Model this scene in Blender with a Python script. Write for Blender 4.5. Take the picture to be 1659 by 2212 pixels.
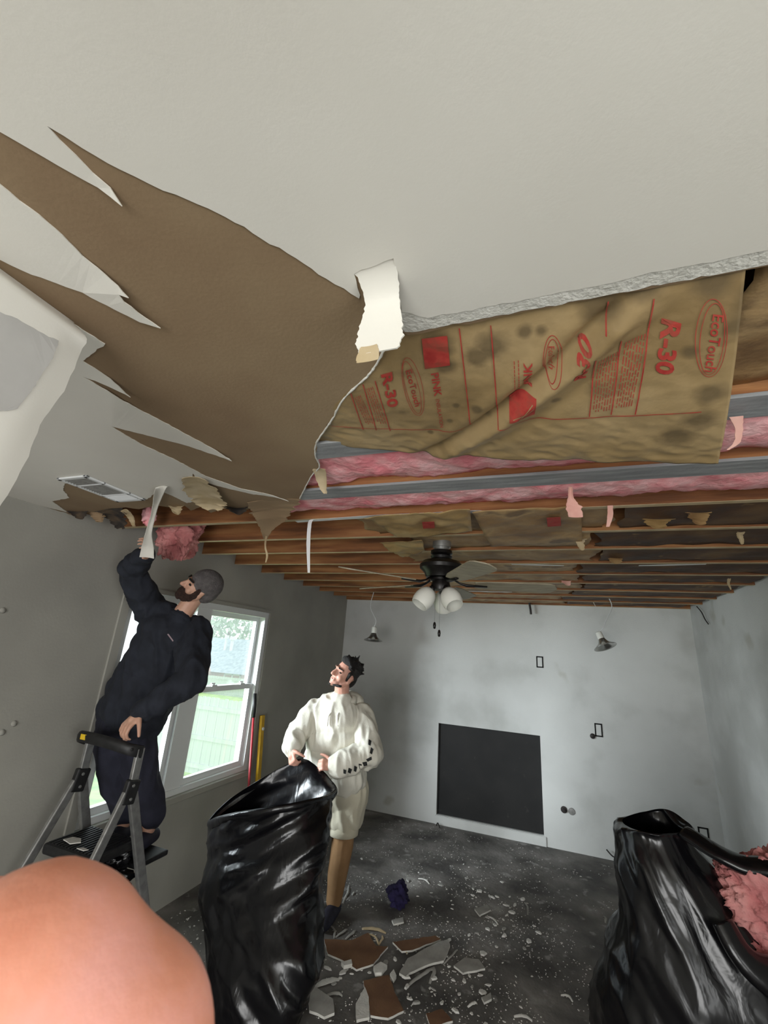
import bpy, bmesh, math, random
import numpy as np
from mathutils import Vector, Matrix, noise
from mathutils.geometry import delaunay_2d_cdt
random.seed(7); rng = np.random.default_rng(7)
for o in list(bpy.data.objects): bpy.data.objects.remove(o)
SC = bpy.context.scene; COL = SC.collection
PI = math.pi
H = 2.44; W = 4.07; REAR = -8.2

# ---------------------------------------------------------------- camera
CAM = np.array([2.592, -5.567, 1.805]); YAW, PITCH, ROLL, FPX = 0.3661, 0.3118, 0.0706, 927.35
def _basis():
    cy, sy, cp, sp = math.cos(YAW), math.sin(YAW), math.cos(PITCH), math.sin(PITCH)
    f = np.array([-sy*cp, cy*cp, sp]); r = np.array([cy, sy, 0.0]); u = np.cross(r, f)
    c, s = math.cos(ROLL), math.sin(ROLL)
    return c*r+s*u, -s*r+c*u, f
RT, UP, FW = _basis()
cam = bpy.data.cameras.new('camera'); cam_o = bpy.data.objects.new('camera', cam); COL.objects.link(cam_o)
cam.sensor_fit = 'HORIZONTAL'; cam.sensor_width = 36; cam.lens = FPX/1659*36; cam.clip_start = 0.004; cam.clip_end = 300
cam_o.matrix_world = Matrix(((RT[0], UP[0], -FW[0], CAM[0]), (RT[1], UP[1], -FW[1], CAM[1]), (RT[2], UP[2], -FW[2], CAM[2]), (0, 0, 0, 1)))
cam.dof.use_dof = True; cam.dof.focus_distance = 3.2; cam.dof.aperture_fstop = 60
SC.camera = cam_o

# ---------------------------------------------------------------- light
wd = bpy.data.worlds.new('overcast_sky'); SC.world = wd; wd.use_nodes = True
nt = wd.node_tree; bg = nt.nodes['Background']
bg.inputs[0].default_value = (0.86, 0.94, 1.0, 1); bg.inputs[1].default_value = 1.15
def area(name, loc, target, sx, sy, energy, col=(1, 1, 1), portal=False):
    l = bpy.data.lights.new(name, 'AREA'); l.shape = 'RECTANGLE'; l.size = sx; l.size_y = sy; l.energy = energy; l.color = col
    o = bpy.data.objects.new(name, l); COL.objects.link(o); o.location = loc
    o.rotation_euler = (Vector(target)-Vector(loc)).to_track_quat('-Z', 'Y').to_euler()
    if portal: l.cycles.is_portal = True
    return o
area('window_portal', (-0.16, -2.6, 1.4), (1, -2.6, 1.4), 1.7, 1.45, 1, portal=True)
area('window_daylight', (-2.3, -4.6, 2.0), (1.2, -1.8, 1.0), 1.8, 1.8, 560, (0.86, 0.95, 1.0))
area('rear_fill', (2.2, REAR-0.45, 1.2), (2.2, 0, 1.25), 2.4, 2.0, 80, (1.0, 0.98, 0.95))  # unseen fill lamp, added because the left window alone leaves the room dim
area('side_fill', (W+0.5, -6.0, 1.45), (2.0, -5.2, 1.3), 1.6, 1.3, 26, (1.0, 0.98, 0.95))  # second unseen fill lamp, added on the right to raise the indoor brightness
SC.view_settings.view_transform = 'Standard'; SC.view_settings.look = 'None'
SC.view_settings.gamma = 1; SC.view_settings.use_curve_mapping = False; SC.view_settings.exposure = 0.45

# ---------------------------------------------------------------- helpers
def ray(x, y): return FW + RT*(x-829.5)/FPX - UP*(y-1106)/FPX
def onZ(x, y, z=H): d = ray(x, y); return CAM + d*(z-CAM[2])/d[2]
def onY(x, y, Y): d = ray(x, y); return CAM + d*(Y-CAM[1])/d[1]
def onX(x, y, X): d = ray(x, y); return CAM + d*(X-CAM[0])/d[0]
def proj(P):
    d = np.asarray(P, float)-CAM; z = d@FW
    return np.stack([829.5+FPX*(d@RT)/z, 1106-FPX*(d@UP)/z], -1)
def lin(c):
    return tuple(((v/255)/12.92 if v/255 <= 0.04045 else ((v/255+0.055)/1.055)**2.4) for v in c)+(1.0,)
def mat(name, cols, rough=0.8, scale=3.0, detail=6, bump=0.0, bscale=60, stretch=None, metal=0.0, spots=None, lo=0.35, hi=0.65, bstretch=None, sss=0.0, spec=0.5, coat=0.0, bdist=0.02):
    """procedural Principled material: noise between colours, optional bump and stain spots"""
    m = bpy.data.materials.new(name); m.use_nodes = True; n = m.node_tree.nodes; l = m.node_tree.links
    b = n['Principled BSDF']; b.inputs['Roughness'].default_value = rough; b.inputs['Metallic'].default_value = metal
    b.inputs['Specular IOR Level'].default_value = spec
    if sss:
        b.inputs['Subsurface Weight'].default_value = sss; b.inputs['Subsurface Radius'].default_value = (0.008, 0.003, 0.0015); b.inputs['Subsurface Scale'].default_value = 1.0
    if coat: b.inputs['Coat Weight'].default_value = coat; b.inputs['Coat Roughness'].default_value = 0.15
    tc = n.new('ShaderNodeTexCoord'); out = tc.outputs['Object']
    def mapped(st):
        if not st: return out
        mp = n.new('ShaderNodeMapping'); mp.inputs['Scale'].default_value = st; l.new(out, mp.inputs['Vector']); return mp.outputs[0]
    if len(cols) > 1:
        no = n.new('ShaderNodeTexNoise'); no.inputs['Scale'].default_value = scale; no.inputs['Detail'].default_value = detail
        l.new(mapped(stretch), no.inputs['Vector'])
        cr = n.new('ShaderNodeValToRGB'); l.new(no.outputs['Fac'], cr.inputs[0])
        while len(cr.color_ramp.elements) < len(cols): cr.color_ramp.elements.new(0.5)
        for i, c in enumerate(cols):
            cr.color_ramp.elements[i].position = lo+(hi-lo)*i/(len(cols)-1); cr.color_ramp.elements[i].color = lin(c)
        colout = cr.outputs[0]
        if spots:
            sc, thr, c2, mx = spots
            n2 = n.new('ShaderNodeTexNoise'); n2.inputs['Scale'].default_value = sc; n2.inputs['Detail'].default_value = 3; l.new(out, n2.inputs['Vector'])
            r2 = n.new('ShaderNodeValToRGB'); r2.color_ramp.elements[0].position = thr; r2.color_ramp.elements[1].position = thr+0.07; l.new(n2.outputs['Fac'], r2.inputs[0])
            mu = n.new('ShaderNodeMath'); mu.operation = 'MULTIPLY'; mu.inputs[1].default_value = mx; l.new(r2.outputs[0], mu.inputs[0])
            mi = n.new('ShaderNodeMixRGB'); l.new(mu.outputs[0], mi.inputs[0]); l.new(colout, mi.inputs[1]); mi.inputs[2].default_value = lin(c2); colout = mi.outputs[0]
        l.new(colout, b.inputs['Base Color'])
    else: b.inputs['Base Color'].default_value = lin(cols[0])
    if bump:
        nb = n.new('ShaderNodeTexNoise'); nb.inputs['Scale'].default_value = bscale; nb.inputs['Detail'].default_value = 4; l.new(mapped(bstretch), nb.inputs['Vector'])
        bp = n.new('ShaderNodeBump'); bp.inputs['Strength'].default_value = bump; bp.inputs['Distance'].default_value = bdist
        l.new(nb.outputs['Fac'], bp.inputs['Height']); l.new(bp.outputs[0], b.inputs['Normal'])
    return m
def tag(o, label=None, cat=None, group=None, kind=None):
    if label: o['label'] = label
    if cat: o['category'] = cat
    if group: o['group'] = group
    if kind: o['kind'] = kind
    return o
def mk(name, v, f, m, parent=None, smooth=False):
    me = bpy.data.meshes.new(name); me.from_pydata([tuple(map(float, p)) for p in v], [], f); me.update()
    for x in (m if isinstance(m, (list, tuple)) else [m]): me.materials.append(x)
    if smooth: me.polygons.foreach_set('use_smooth', [True]*len(me.polygons))
    o = bpy.data.objects.new(name, me); COL.objects.link(o)
    if parent: o.parent = parent; o.matrix_parent_inverse = parent.matrix_world.inverted() if False else Matrix()
    return o
def thing(name, label, cat, loc=(0, 0, 0), group=None, kind=None):
    o = bpy.data.objects.new(name, None); COL.objects.link(o); o.location = tuple(map(float, loc)); o.empty_display_size = 0.05
    return tag(o, label, cat, group, kind)
def put(o, parent):
    """parent o keeping its world-space coordinates (parent is an unrotated empty or mesh at its location)"""
    o.parent = parent
    p = parent; off = Vector((0, 0, 0))
    while p: off += Vector(p.location); p = p.parent
    o.location = Vector(o.location)-off
    return o
class MB:
    def __init__(s): s.v = []; s.f = []
    def add(s, v, f):
        k = len(s.v); s.v += [tuple(p) for p in v]; s.f += [tuple(i+k for i in q) for q in f]; return s
    def box(s, lo, hi):
        x0, y0, z0 = lo; x1, y1, z1 = hi
        return s.add([(x0, y0, z0), (x1, y0, z0), (x1, y1, z0), (x0, y1, z0), (x0, y0, z1), (x1, y0, z1), (x1, y1, z1), (x0, y1, z1)],
                     [(3, 2, 1, 0), (4, 5, 6, 7), (0, 1, 5, 4), (1, 2, 6, 5), (2, 3, 7, 6), (3, 0, 4, 7)])
    def tube(s, pts, r, n=10, cap=True, squash=None):
        pts = [np.array(p, float) for p in pts]; k = len(pts); rs = r if isinstance(r, (list, tuple, np.ndarray)) else [r]*k
        v = []; a = None
        for i in range(k):
            d = pts[min(i+1, k-1)]-pts[max(i-1, 0)]; d = d/(np.linalg.norm(d)+1e-12)
            if a is None: a = np.cross(d, (0, 0, 1) if abs(d[2]) < 0.9 else (1, 0, 0))
            a = a-d*(a@d); a = a/(np.linalg.norm(a)+1e-12); b = np.cross(d, a)
            for j in range(n):
                t = 2*PI*j/n; v.append(pts[i]+rs[i]*(math.cos(t)*a+math.sin(t)*b*(squash or 1)))
        f = [(i*n+j, i*n+(j+1) % n, (i+1)*n+(j+1) % n, (i+1)*n+j) for i in range(k-1) for j in range(n)]
        if cap: f += [tuple(range(n-1, -1, -1)), tuple((k-1)*n+j for j in range(n))]
        return s.add(v, f)
    def bar(s, p0, p1, w, d, side=(0, 0, 1)):
        """rectangular bar from p0 to p1: width w along `side`-perpendicular, depth d"""
        p0 = np.array(p0, float); p1 = np.array(p1, float); ax = p1-p0; ax /= np.linalg.norm(ax)
        sd = np.array(side, float); sd = sd-ax*(sd@ax); sd /= np.linalg.norm(sd); ot = np.cross(ax, sd)
        v = []
        for p in (p0, p1):
            for a, b in ((-1, -1), (1, -1), (1, 1), (-1, 1)): v.append(p+sd*w/2*a+ot*d/2*b)
        return s.add(v, [(3, 2, 1, 0), (4, 5, 6, 7), (0, 1, 5, 4), (1, 2, 6, 5), (2, 3, 7, 6), (3, 0, 4, 7)])
    def lathe(s, prof, c=(0, 0, 0), n=24, axis=None):
        c = np.array(c, float)
        ax = np.array(axis if axis is not None else (0, 0, 1), float); ax /= np.linalg.norm(ax)
        a = np.cross(ax, (0, 1, 0) if abs(ax[1]) < 0.9 else (1, 0, 0)); a /= np.linalg.norm(a); b = np.cross(ax, a)
        v = [c+ax*h+r*(math.cos(2*PI*j/n)*a+math.sin(2*PI*j/n)*b) for r, h in prof for j in range(n)]
        k = len(prof)
        f = [(i*n+j, i*n+(j+1) % n, (i+1)*n+(j+1) % n, (i+1)*n+j) for i in range(k-1) for j in range(n)]
        f += [tuple(range(n-1, -1, -1)), tuple((k-1)*n+j for j in range(n))]
        return s.add(v, f)
    def build(s, name, m, parent=None, smooth=False, bevel=0.0):
        o = mk(name, s.v, s.f, m, smooth=smooth)
        if bevel:
            b = o.modifiers.new('bevel', 'BEVEL'); b.width = bevel; b.segments = 2; b.limit_method = 'ANGLE'
        if parent: put(o, parent)
        return o
def autosmooth(o, ang=40):
    me = o.data; me.polygons.foreach_set('use_smooth', [True]*len(me.polygons))
    bm = bmesh.new(); bm.from_mesh(me)
    for e in bm.edges:
        if len(e.link_faces) == 2 and e.calc_face_angle(0) > math.radians(ang): e.smooth = False
    bm.to_mesh(me); bm.free(); return o
def catmull(P, n, closed=False):
    P = [np.array(p, float) for p in P]; k = len(P); out = []
    segs = k if closed else k-1
    for i in range(n):
        u = i/n*segs if closed else i/(n-1)*segs
        j = min(int(u), segs-1); t = u-j
        g = (lambda q: P[q % k]) if closed else (lambda q: P[min(max(q, 0), k-1)])
        a, b, c, d = g(j-1), g(j), g(j+1), g(j+2)
        out.append(0.5*((2*b)+(c-a)*t+(2*a-5*b+4*c-d)*t*t+(3*b-a-3*c+d)*t**3))
    return np.array(out)
def grid_sheet(G, thick, both=True):
    """thin solid from a (r,c,3) grid"""
    G = np.array(G, float); r, c, _ = G.shape
    du = np.gradient(G, axis=0); dv = np.gradient(G, axis=1); N = np.cross(du, dv); N /= (np.linalg.norm(N, axis=-1, keepdims=True)+1e-12)
    A = G+N*thick/2; B = G-N*thick/2
    v = list(A.reshape(-1, 3))+list(B.reshape(-1, 3)); o = r*c; f = []
    for i in range(r-1):
        for j in range(c-1):
            q = (i*c+j, i*c+j+1, (i+1)*c+j+1, (i+1)*c+j); f.append(q); f.append(tuple(x+o for x in reversed(q)))
    bd = [(0, j) for j in range(c)]+[(i, c-1) for i in range(1, r)]+[(r-1, j) for j in range(c-2, -1, -1)]+[(i, 0) for i in range(r-2, 0, -1)]
    ids = [i*c+j for i, j in bd]
    for a, b in zip(ids, ids[1:]+ids[:1]): f.append((b, a, a+o, b+o))
    return v, f
def nz(p, s=1.0, off=0.0): return noise.noise(Vector((p[0]*s+off, p[1]*s+off*1.7, p[2]*s-off)))
def rough_outline(P, step, amp, keep=None):
    """subdivide a 2-D outline and jitter it so that it looks torn"""
    out = []
    for i in range(len(P)):
        a = np.array(P[i][:2], float); b = np.array(P[(i+1) % len(P)][:2], float); L = np.linalg.norm(b-a)
        n = max(1, int(L/step)); am = amp
        if keep and i in keep: n = 1; am = 0
        out.append(a)
        t = np.array([-(b-a)[1], (b-a)[0]])/(L+1e-9)
        for k in range(1, n):
            p = a+(b-a)*k/n; out.append(p+t*am*(noise.noise(Vector((p[0]*55, p[1]*55, 3.1)))*1.2+random.uniform(-.5, .5)))
    return out
def slab(name, P, z0, z1, m, parent=None, droop=None, smooth=False):
    """solid slab from 2-D outline P between z0 (underside) and z1; m = (underside/top material, edge material)"""
    n = len(P)
    v, e, f, *_ = delaunay_2d_cdt([Vector(p) for p in P], [(i, (i+1) % n) for i in range(n)], [], 1, 1e-6)
    def dz(p):
        s = 0.0
        for (c, r, a) in (droop or []):
            d = math.hypot(p[0]-c[0], p[1]-c[1])
            if d < r: s += a*(1-d/r)**2
        return s
    V = [(p[0], p[1], z0-dz(p)) for p in v]+[(p[0], p[1], z1-dz(p)) for p in v]; k = len(v); F = []; mi = []
    for t in f:
        t = tuple(t)
        a, b, c = (Vector(v[i]).to_2d() for i in t[:3])
        if (b-a).cross(c-a) < 0: t = tuple(reversed(t))
        F.append(tuple(reversed(t))); mi.append(0); F.append(tuple(i+k for i in t)); mi.append(0)
    cnt = {}
    for t in f:
        for i in range(len(t)):
            key = (t[i], t[(i+1) % len(t)]); cnt[key] = 1
    for (a, b) in cnt:
        if (b, a) not in cnt: F.append((a, b, b+k, a+k)); mi.append(1)
    o = mk(name, V, F, list(m))
    o.data.polygons.foreach_set('material_index', mi)
    if parent: put(o, parent)
    return o
def px2(L, z=H): return [tuple(onZ(x, y, z)[:2]) for x, y in L]
# ---------------------------------------------------------------- materials
M = {}
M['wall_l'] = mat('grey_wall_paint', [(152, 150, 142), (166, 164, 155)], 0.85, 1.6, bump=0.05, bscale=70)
M['wall_b'] = mat('pale_wall_paint', [(186, 187, 183), (206, 207, 204), (212, 213, 210)], 0.85, 1.3, bump=0.12, bscale=90, spots=(2.1, 0.68, (170, 168, 155), 0.6))
M['floor'] = mat('stripped_concrete', [(72, 69, 67), (104, 101, 97), (130, 126, 122), (178, 175, 170)], 0.75, 2.6, detail=9, bump=0.35, bscale=24, lo=0.36, hi=0.78, spots=(9, 0.62, (170, 168, 164), 0.55))
M['white'] = mat('white_ceiling_paint', [(216, 212, 202), (228, 225, 216)], 0.9, 1.1, bump=0.06, bscale=200, spots=(3.2, 0.74, (190, 184, 168), 0.5), bdist=0.003)
M['skin_edge'] = mat('torn_paint_edge', [(206, 200, 186), (222, 218, 206)], 0.9, 20)
M['paper'] = mat('brown_board_paper', [(120, 98, 72), (136, 113, 86), (148, 127, 98)], 0.9, 1.5, bump=0.05, bscale=120)
M['gyp'] = mat('gypsum_edge', [(205, 203, 194), (222, 220, 212)], 0.9, 14, bump=0.3, bscale=90)
M['kraft'] = mat('kraft_facing', [(150, 120, 76), (172, 143, 96), (190, 164, 116)], 0.55, 5, bump=0.25, bscale=14, spots=(6.5, 0.63, (84, 68, 46), 0.75))
M['wood'] = mat('joist_pine', [(104, 64, 36), (140, 90, 52), (164, 114, 70)], 0.75, 3.2, stretch=(0.6, 6, 6), bump=0.15, bscale=30, bstretch=(0.4, 6, 6), spots=(2.4, 0.66, (84, 46, 28), 0.8))
M['deck'] = mat('roof_deck', [(78, 48, 26), (112, 72, 40)], 0.85, 2.5, bump=0.1)
M['greywood'] = mat('weathered_strip', [(130, 132, 134), (158, 160, 162)], 0.7, 8, stretch=(0.6, 6, 6), bump=0.15, bscale=40)
M['pink'] = mat('pink_fibreglass', [(240, 146, 154), (250, 176, 180), (252, 200, 202)], 0.95, 12, bump=0.4, bscale=45, spec=0.1)
M['pink2'] = mat('dull_pink_fibreglass', [(184, 112, 112), (204, 134, 132), (216, 154, 150)], 0.95, 9, bump=0.5, bscale=60, spec=0.1)
M['red'] = mat('red_print', [(160, 44, 40), (178, 62, 52), (150, 70, 54)], 0.7, 30)
M['trimw'] = mat('white_vinyl', [(222, 224, 224)], 0.45)
M['black'] = mat('soot_black', [(12, 12, 12), (24, 23, 22)], 0.7, 4, spots=(14, 0.68, (58, 56, 54), 0.5))
M['dark'] = mat('dark_hole', [(14, 13, 12)], 0.9)
M['alu'] = mat('brushed_aluminium', [(150, 150, 148), (172, 172, 170)], 0.4, 30, metal=0.75)
M['bplastic'] = mat('black_plastic', [(20, 20, 21), (34, 34, 35)], 0.5, 40)
M['bronze'] = mat('dark_bronze', [(20, 18, 18), (30, 27, 26)], 0.35, 10, metal=0.3)
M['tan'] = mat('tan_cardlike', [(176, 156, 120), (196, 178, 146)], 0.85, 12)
def glass():
    m = bpy.data.materials.new('window_glass'); m.use_nodes = True; n = m.node_tree.nodes; l = m.node_tree.links
    for x in list(n): n.remove(x)
    o = n.new('ShaderNodeOutputMaterial'); t = n.new('ShaderNodeBsdfTransparent'); g = n.new('ShaderNodeBsdfGlossy'); g.inputs['Roughness'].default_value = 0.02
    mx = n.new('ShaderNodeMixShader'); mx.inputs[0].default_value = 0.05
    d = n.new('ShaderNodeBsdfTranslucent'); d.inputs[0].default_value = (.85, .95, .95, 1); m2 = n.new('ShaderNodeMixShader'); m2.inputs[0].default_value = 0.04  # whitish translucent share puts a washed-out light haze into the pane
    l.new(t.outputs[0], mx.inputs[1]); l.new(g.outputs[0], mx.inputs[2])
    l.new(mx.outputs[0], m2.inputs[1]); l.new(d.outputs[0], m2.inputs[2]); l.new(m2.outputs[0], o.inputs[0]); return m
M['glass'] = glass()

# ---------------------------------------------------------------- room shell
TOP = 2.72
def struct(o, label=None, cat=None): return tag(o, label, cat, kind='structure')
struct(MB().box((-0.15, REAR-0.15, -0.1), (W+0.15, 0.15, 0)).build('floor', M['floor']), 'dark stripped concrete floor dusted with white plaster', 'floor')
WY0, WY1, WZ0, WZ1 = -3.42, -1.80, 0.70, 2.085
b = MB(); b.box((-0.15, REAR, 0), (0, WY0, TOP)); b.box((-0.15, WY1, 0), (0, 0, TOP)); b.box((-0.15, WY0, 0), (0, WY1, WZ0)); b.box((-0.15, WY0, WZ1), (0, WY1, TOP))
struct(b.build('wall_left', M['wall_l']), 'grey painted wall with the double window', 'wall')
FX0, FX1, FZ0, FZ1 = 1.345, 2.487, 0.09, 1.028
b = MB(); b.box((-0.15, 0, 0), (FX0, 0.15, TOP)); b.box((FX1, 0, 0), (W+0.15, 0.15, TOP)); b.box((FX0, 0, FZ1), (FX1, 0.15, TOP)); b.box((FX0, 0, 0), (FX1, 0.15, FZ0))
wb = struct(b.build('wall_back', M['wall_b']), 'pale grey far wall with the black fireplace recess', 'wall')
tag(MB().box((FX0+.001, 0.035, FZ0+.001), (FX1-.001, 0.06, FZ1-.001)).build('fireplace_panel', M['black']), 'large black square fireplace cover set in the far wall', 'fireplace')
hp = MB().box((FX0-0.01, -0.012, 0.0), (FX1+0.02, 0.0, FZ0-0.004)).build('trim_1', M['wall_b']); struct(hp, 'pale strip under the black fireplace cover', 'trim')
b = MB(); b.box((W, REAR, 0), (W+0.15, -6.8, TOP)); b.box((W, -5.2, 0), (W+0.15, 0, TOP)); b.box((W, -6.8, 0), (W+0.15, -5.2, 0.8)); b.box((W, -6.8, 2.1), (W+0.15, -5.2, TOP))
struct(b.build('wall_right', M['wall_b']), 'pale grey wall to the right of the fireplace wall', 'wall')
b = MB(); b.box((-0.15, REAR-0.15, 0), (1.0, REAR, TOP)); b.box((3.4, REAR-0.15, 0), (W+0.15, REAR, TOP)); b.box((1.0, REAR-0.15, 2.2), (3.4, REAR, TOP))  # rear opening is unseen, made so the added fill lamp can shine in
struct(b.build('wall_rear', M['wall_b']), 'pale grey wall behind the photographer with a wide opening added to let in light', 'wall')
struct(MB().box((-0.15, REAR-0.15, TOP), (W+0.15, 0.15, TOP+0.05)).build('roof_deck', M['deck']), 'brown timber deck above the ceiling joists', 'roof deck')

# window
win = thing('window_1', 'white double-hung twin window with garden view in the grey wall', 'window', (-0.05, (WY0+WY1)/2, WZ0), kind='structure')
MULL0, MULL1 = -2.765, -2.60
b = MB(); X0, X1 = -0.12, -0.005
b.box((X0, WY0, WZ0), (X1, WY0+0.05, WZ1)); b.box((X0, WY1-0.06, WZ0), (X1, WY1, WZ1)); b.box((X0, WY0+0.05, WZ1-0.05), (X1, WY1-0.06, WZ1)); b.box((X0, WY0+0.05, WZ0), (X1, WY1-0.06, WZ0+0.04)); b.box((X0, MULL0, WZ0+0.04), (X1-0.01, MULL1, WZ1-0.05))
b.build('window_frame', M['trimw'], win)
for (a, c) in ((WY0+0.05, MULL0), (MULL1, WY1-0.06)):
    zm = 1.405
    for k, (z0, z1, xo) in enumerate(((zm-0.02, WZ1-0.05, -0.09), (WZ0+0.04, zm+0.022, -0.055))):
        s = MB(); w = 0.042; x0, x1 = xo-0.018, xo+0.018
        s.box((x0, a, z0), (x1, a+w, z1)); s.box((x0, c-w, z0), (x1, c, z1)); s.box((x0, a+w, z1-w), (x1, c-w, z1)); s.box((x0, a+w, z0), (x1, c-w, z0+w))
        so = s.build('window_sash', M['trimw'], win)
        put(MB().box((xo-0.003, a+w, z0+w), (xo+0.003, c-w, z1-w)).build('pane', M['glass']), so)
        if k:
            for q in (0.25, 0.75):
                y = a+(c-a)*q; lk = MB(); lk.box((-0.05, y-0.03, z1), (-0.012, y+0.03, z1+0.012)); lk.tube([(-0.03, y, z1+0.01), (-0.03, y, z1+0.026)], 0.011); lk.box((-0.034, y-0.03, z1+0.018), (-0.022, y+0.012, z1+0.028))
                put(lk.build('sash_lock', M['trimw']), so)
sl = MB(); sl.box((-0.005, WY0-0.02, WZ0-0.045), (0.03, WY1+0.02, WZ0)); sl.build('window_sill', M['wall_l'], win, bevel=0.006)
cs = MB(); cs.box((0.0, WY1-0.005, WZ0), (0.014, WY1+0.05, WZ1+0.03)); cs.box((0, WY0+0.005, WZ1), (0.014, WY1-0.005, WZ1+0.03)); cs.box((0.0, WY0-0.05, WZ0), (0.014, WY0+0.005, WZ1+0.03)); cs.build('casing', M['wall_l'], win)
# pane and frame of the opening added behind the camera to admit fill light
w2 = thing('added_window', 'white side window added behind the photographer for extra light', 'window', (W, -6.0, 0.8), kind='structure')
b = MB(); b.box((W+.03, -6.8, .8), (W+.1, -6.74, 2.1)); b.box((W+.03, -5.26, .8), (W+.1, -5.2, 2.1)); b.box((W+.03, -6.8, .8), (W+.1, -5.2, .86)); b.box((W+.03, -6.8, 2.04), (W+.1, -5.2, 2.1)); b.build('window_frame', M['trimw'], w2)
MB().box((W+.06, -6.74, .86), (W+.066, -5.26, 2.04)).build('pane', M['glass'], w2)

# ---------------------------------------------------------------- ceiling boards and paint layer
EY = -4.862
board_px = [(880, 724), (868, 716), (838, 740), (812, 788), (792, 814), (742, 862), (718, 905), (701, 930), (683, 958), (681, 985), (690, 1008), (673, 1028), (655, 1062), (646, 1080),
            (600, 1100), (560, 1092), (520, 1106), (480, 1098), (455, 1108), (438, 1093), (412, 1103), (398, 1092), (378, 1098), (340, 1092), (300, 1100), (272, 1096), (228, 1100), (200, 1106), (176, 1104), (160, 1116), (141, 1107)]
bp = px2(board_px)
out = [(0.0, REAR), (W, REAR), (W, EY+0.004)]+[(2.9, EY), (2.6, EY-0.003)]+bp
q = onX(141, 1106, 0.0); out += [(0.0, min(-4.0, q[1]))]
keep = {0, 1, 2, len(out)-1, len(out)-2}
ceil = slab('ceiling', rough_outline(out, 0.03, 0.006, keep), H, H+0.0127, (M['paper'], M['gyp']))
struct(ceil, 'ceiling of plasterboard with torn white paint and bare brown paper', 'ceiling')
def tips(L, r=0.09, a=0.012): return [(px2([t])[0], r, a) for t in L]
# main white area (right of and above the bare paper)
up_px = [(776, 643), (743, 621), (705, 600), (640, 556), (564, 513), (488, 467), (450, 448), (380, 418), (325, 396), (260, 364), (179, 318), (140, 292), (103, 270), (130, 301), (165, 334), (201, 372), (240, 402), (268, 434), (184, 388), (127, 356), (33, 301), (0, 282), (-60, 240)]
P = px2(up_px)
A = [(W, REAR), (W, EY-0.04), (2.9, EY-0.036), (2.6, EY-0.034), (2.40, EY-0.038)]+px2([(868, 672), (852, 600), (850, 556), (765, 590), (778, 636)])+P+[(1.70, -5.62), (1.2, -6.2), (0.6, REAR)]
PT = 0.0022
js = [(W, EY+0.001), (2.9, EY-0.004), (2.6, EY-0.006), (2.36, EY-0.007)]+px2([(874, 716), (862, 700), (862, 668), (852, 612)])+[(2.42, EY-0.05), (2.6, EY-0.046), (2.9, EY-0.05), (W, EY-0.05)]
slab('joint_strip', rough_outline(js, 0.012, 0.003, {0, len(js)-1, len(js)-2}), H-0.0012, H-0.0001, (M['gyp'], M['gyp']), ceil)
slab('paint_layer', rough_outline(A, 0.014, 0.003, {0, 1, len(A)-1, len(A)-2}), H-PT, H-0.0002, (M['white'], M['skin_edge']), ceil, tips([(268, 434)], 0.045, 0.010))
# long white tongue between the two bare strips
Bp = [(-60, 345), (0, 396), (87, 464), (136, 507), (179, 551), (244, 600), (282, 631), (260, 627), (271, 643), (315, 676), (350, 697), (304, 689), (233, 657), (179, 630), (125, 611), (70, 592), (0, 559), (-60, 530)]
Bq = px2(Bp); Bq = [(1.1, -5.75)]+Bq+[(1.05, -5.55)]
slab('paint_layer', rough_outline(Bq, 0.012, 0.0025), H-PT, H-0.0002, (M['white'], M['skin_edge']), ceil, tips([(350, 697), (282, 631)], 0.12, 0.012))
# paint left of the bare paper, down to the grey wall, with its long torn fingers
Cp = [(179, 779), (228, 809), (285, 848), (233, 830), (179, 812), (233, 841), (304, 885), (380, 925), (450, 963), (502, 988), (450, 977), (391, 958), (336, 944), (241, 920), (304, 958), (380, 993), (445, 1028), (521, 1055), (624, 1076), (542, 1066), (470, 1049), (424, 1034), (416, 1020), (418, 1083), (404, 1086), (372, 1070), (343, 1058), (318, 1078), (280, 1078), (250, 1062), (196, 1040), (139, 1044), (137, 1058), (150, 1075), (113, 1082), (146, 1106)]
Cq = px2(Cp); Cq = [(1.66, -5.02), ]+Cq+[(0.0, -4.12), (0.0, -6.9), (0.75, -6.9), (1.45, -5.35), (1.63, -5.25)]
slab('paint_layer', rough_outline(Cq, 0.012, 0.003, {len(Cq)-2, len(Cq)-3, len(Cq)-4}), H-PT, H-0.0002, (M['white'], M['skin_edge']), ceil, tips([(285, 848), (502, 988), (624, 1076)], 0.12, 0.014))

edge_pts = [onZ(x, y, H-0.0008) for x, y in board_px[2:14]]
ep = catmull(edge_pts, 90); ep = [p+np.array((.002*noise.noise(Vector((i*.7, 0, 0))), .002*noise.noise(Vector((i*.6, 5, 0))), 0)) for i, p in enumerate(ep)]
MB().tube(ep, [0.0028+0.0016*noise.noise(Vector((i*.5, 9, 0))) for i in range(90)], 7).build('torn_edge', M['gyp'], ceil, smooth=True)
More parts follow.
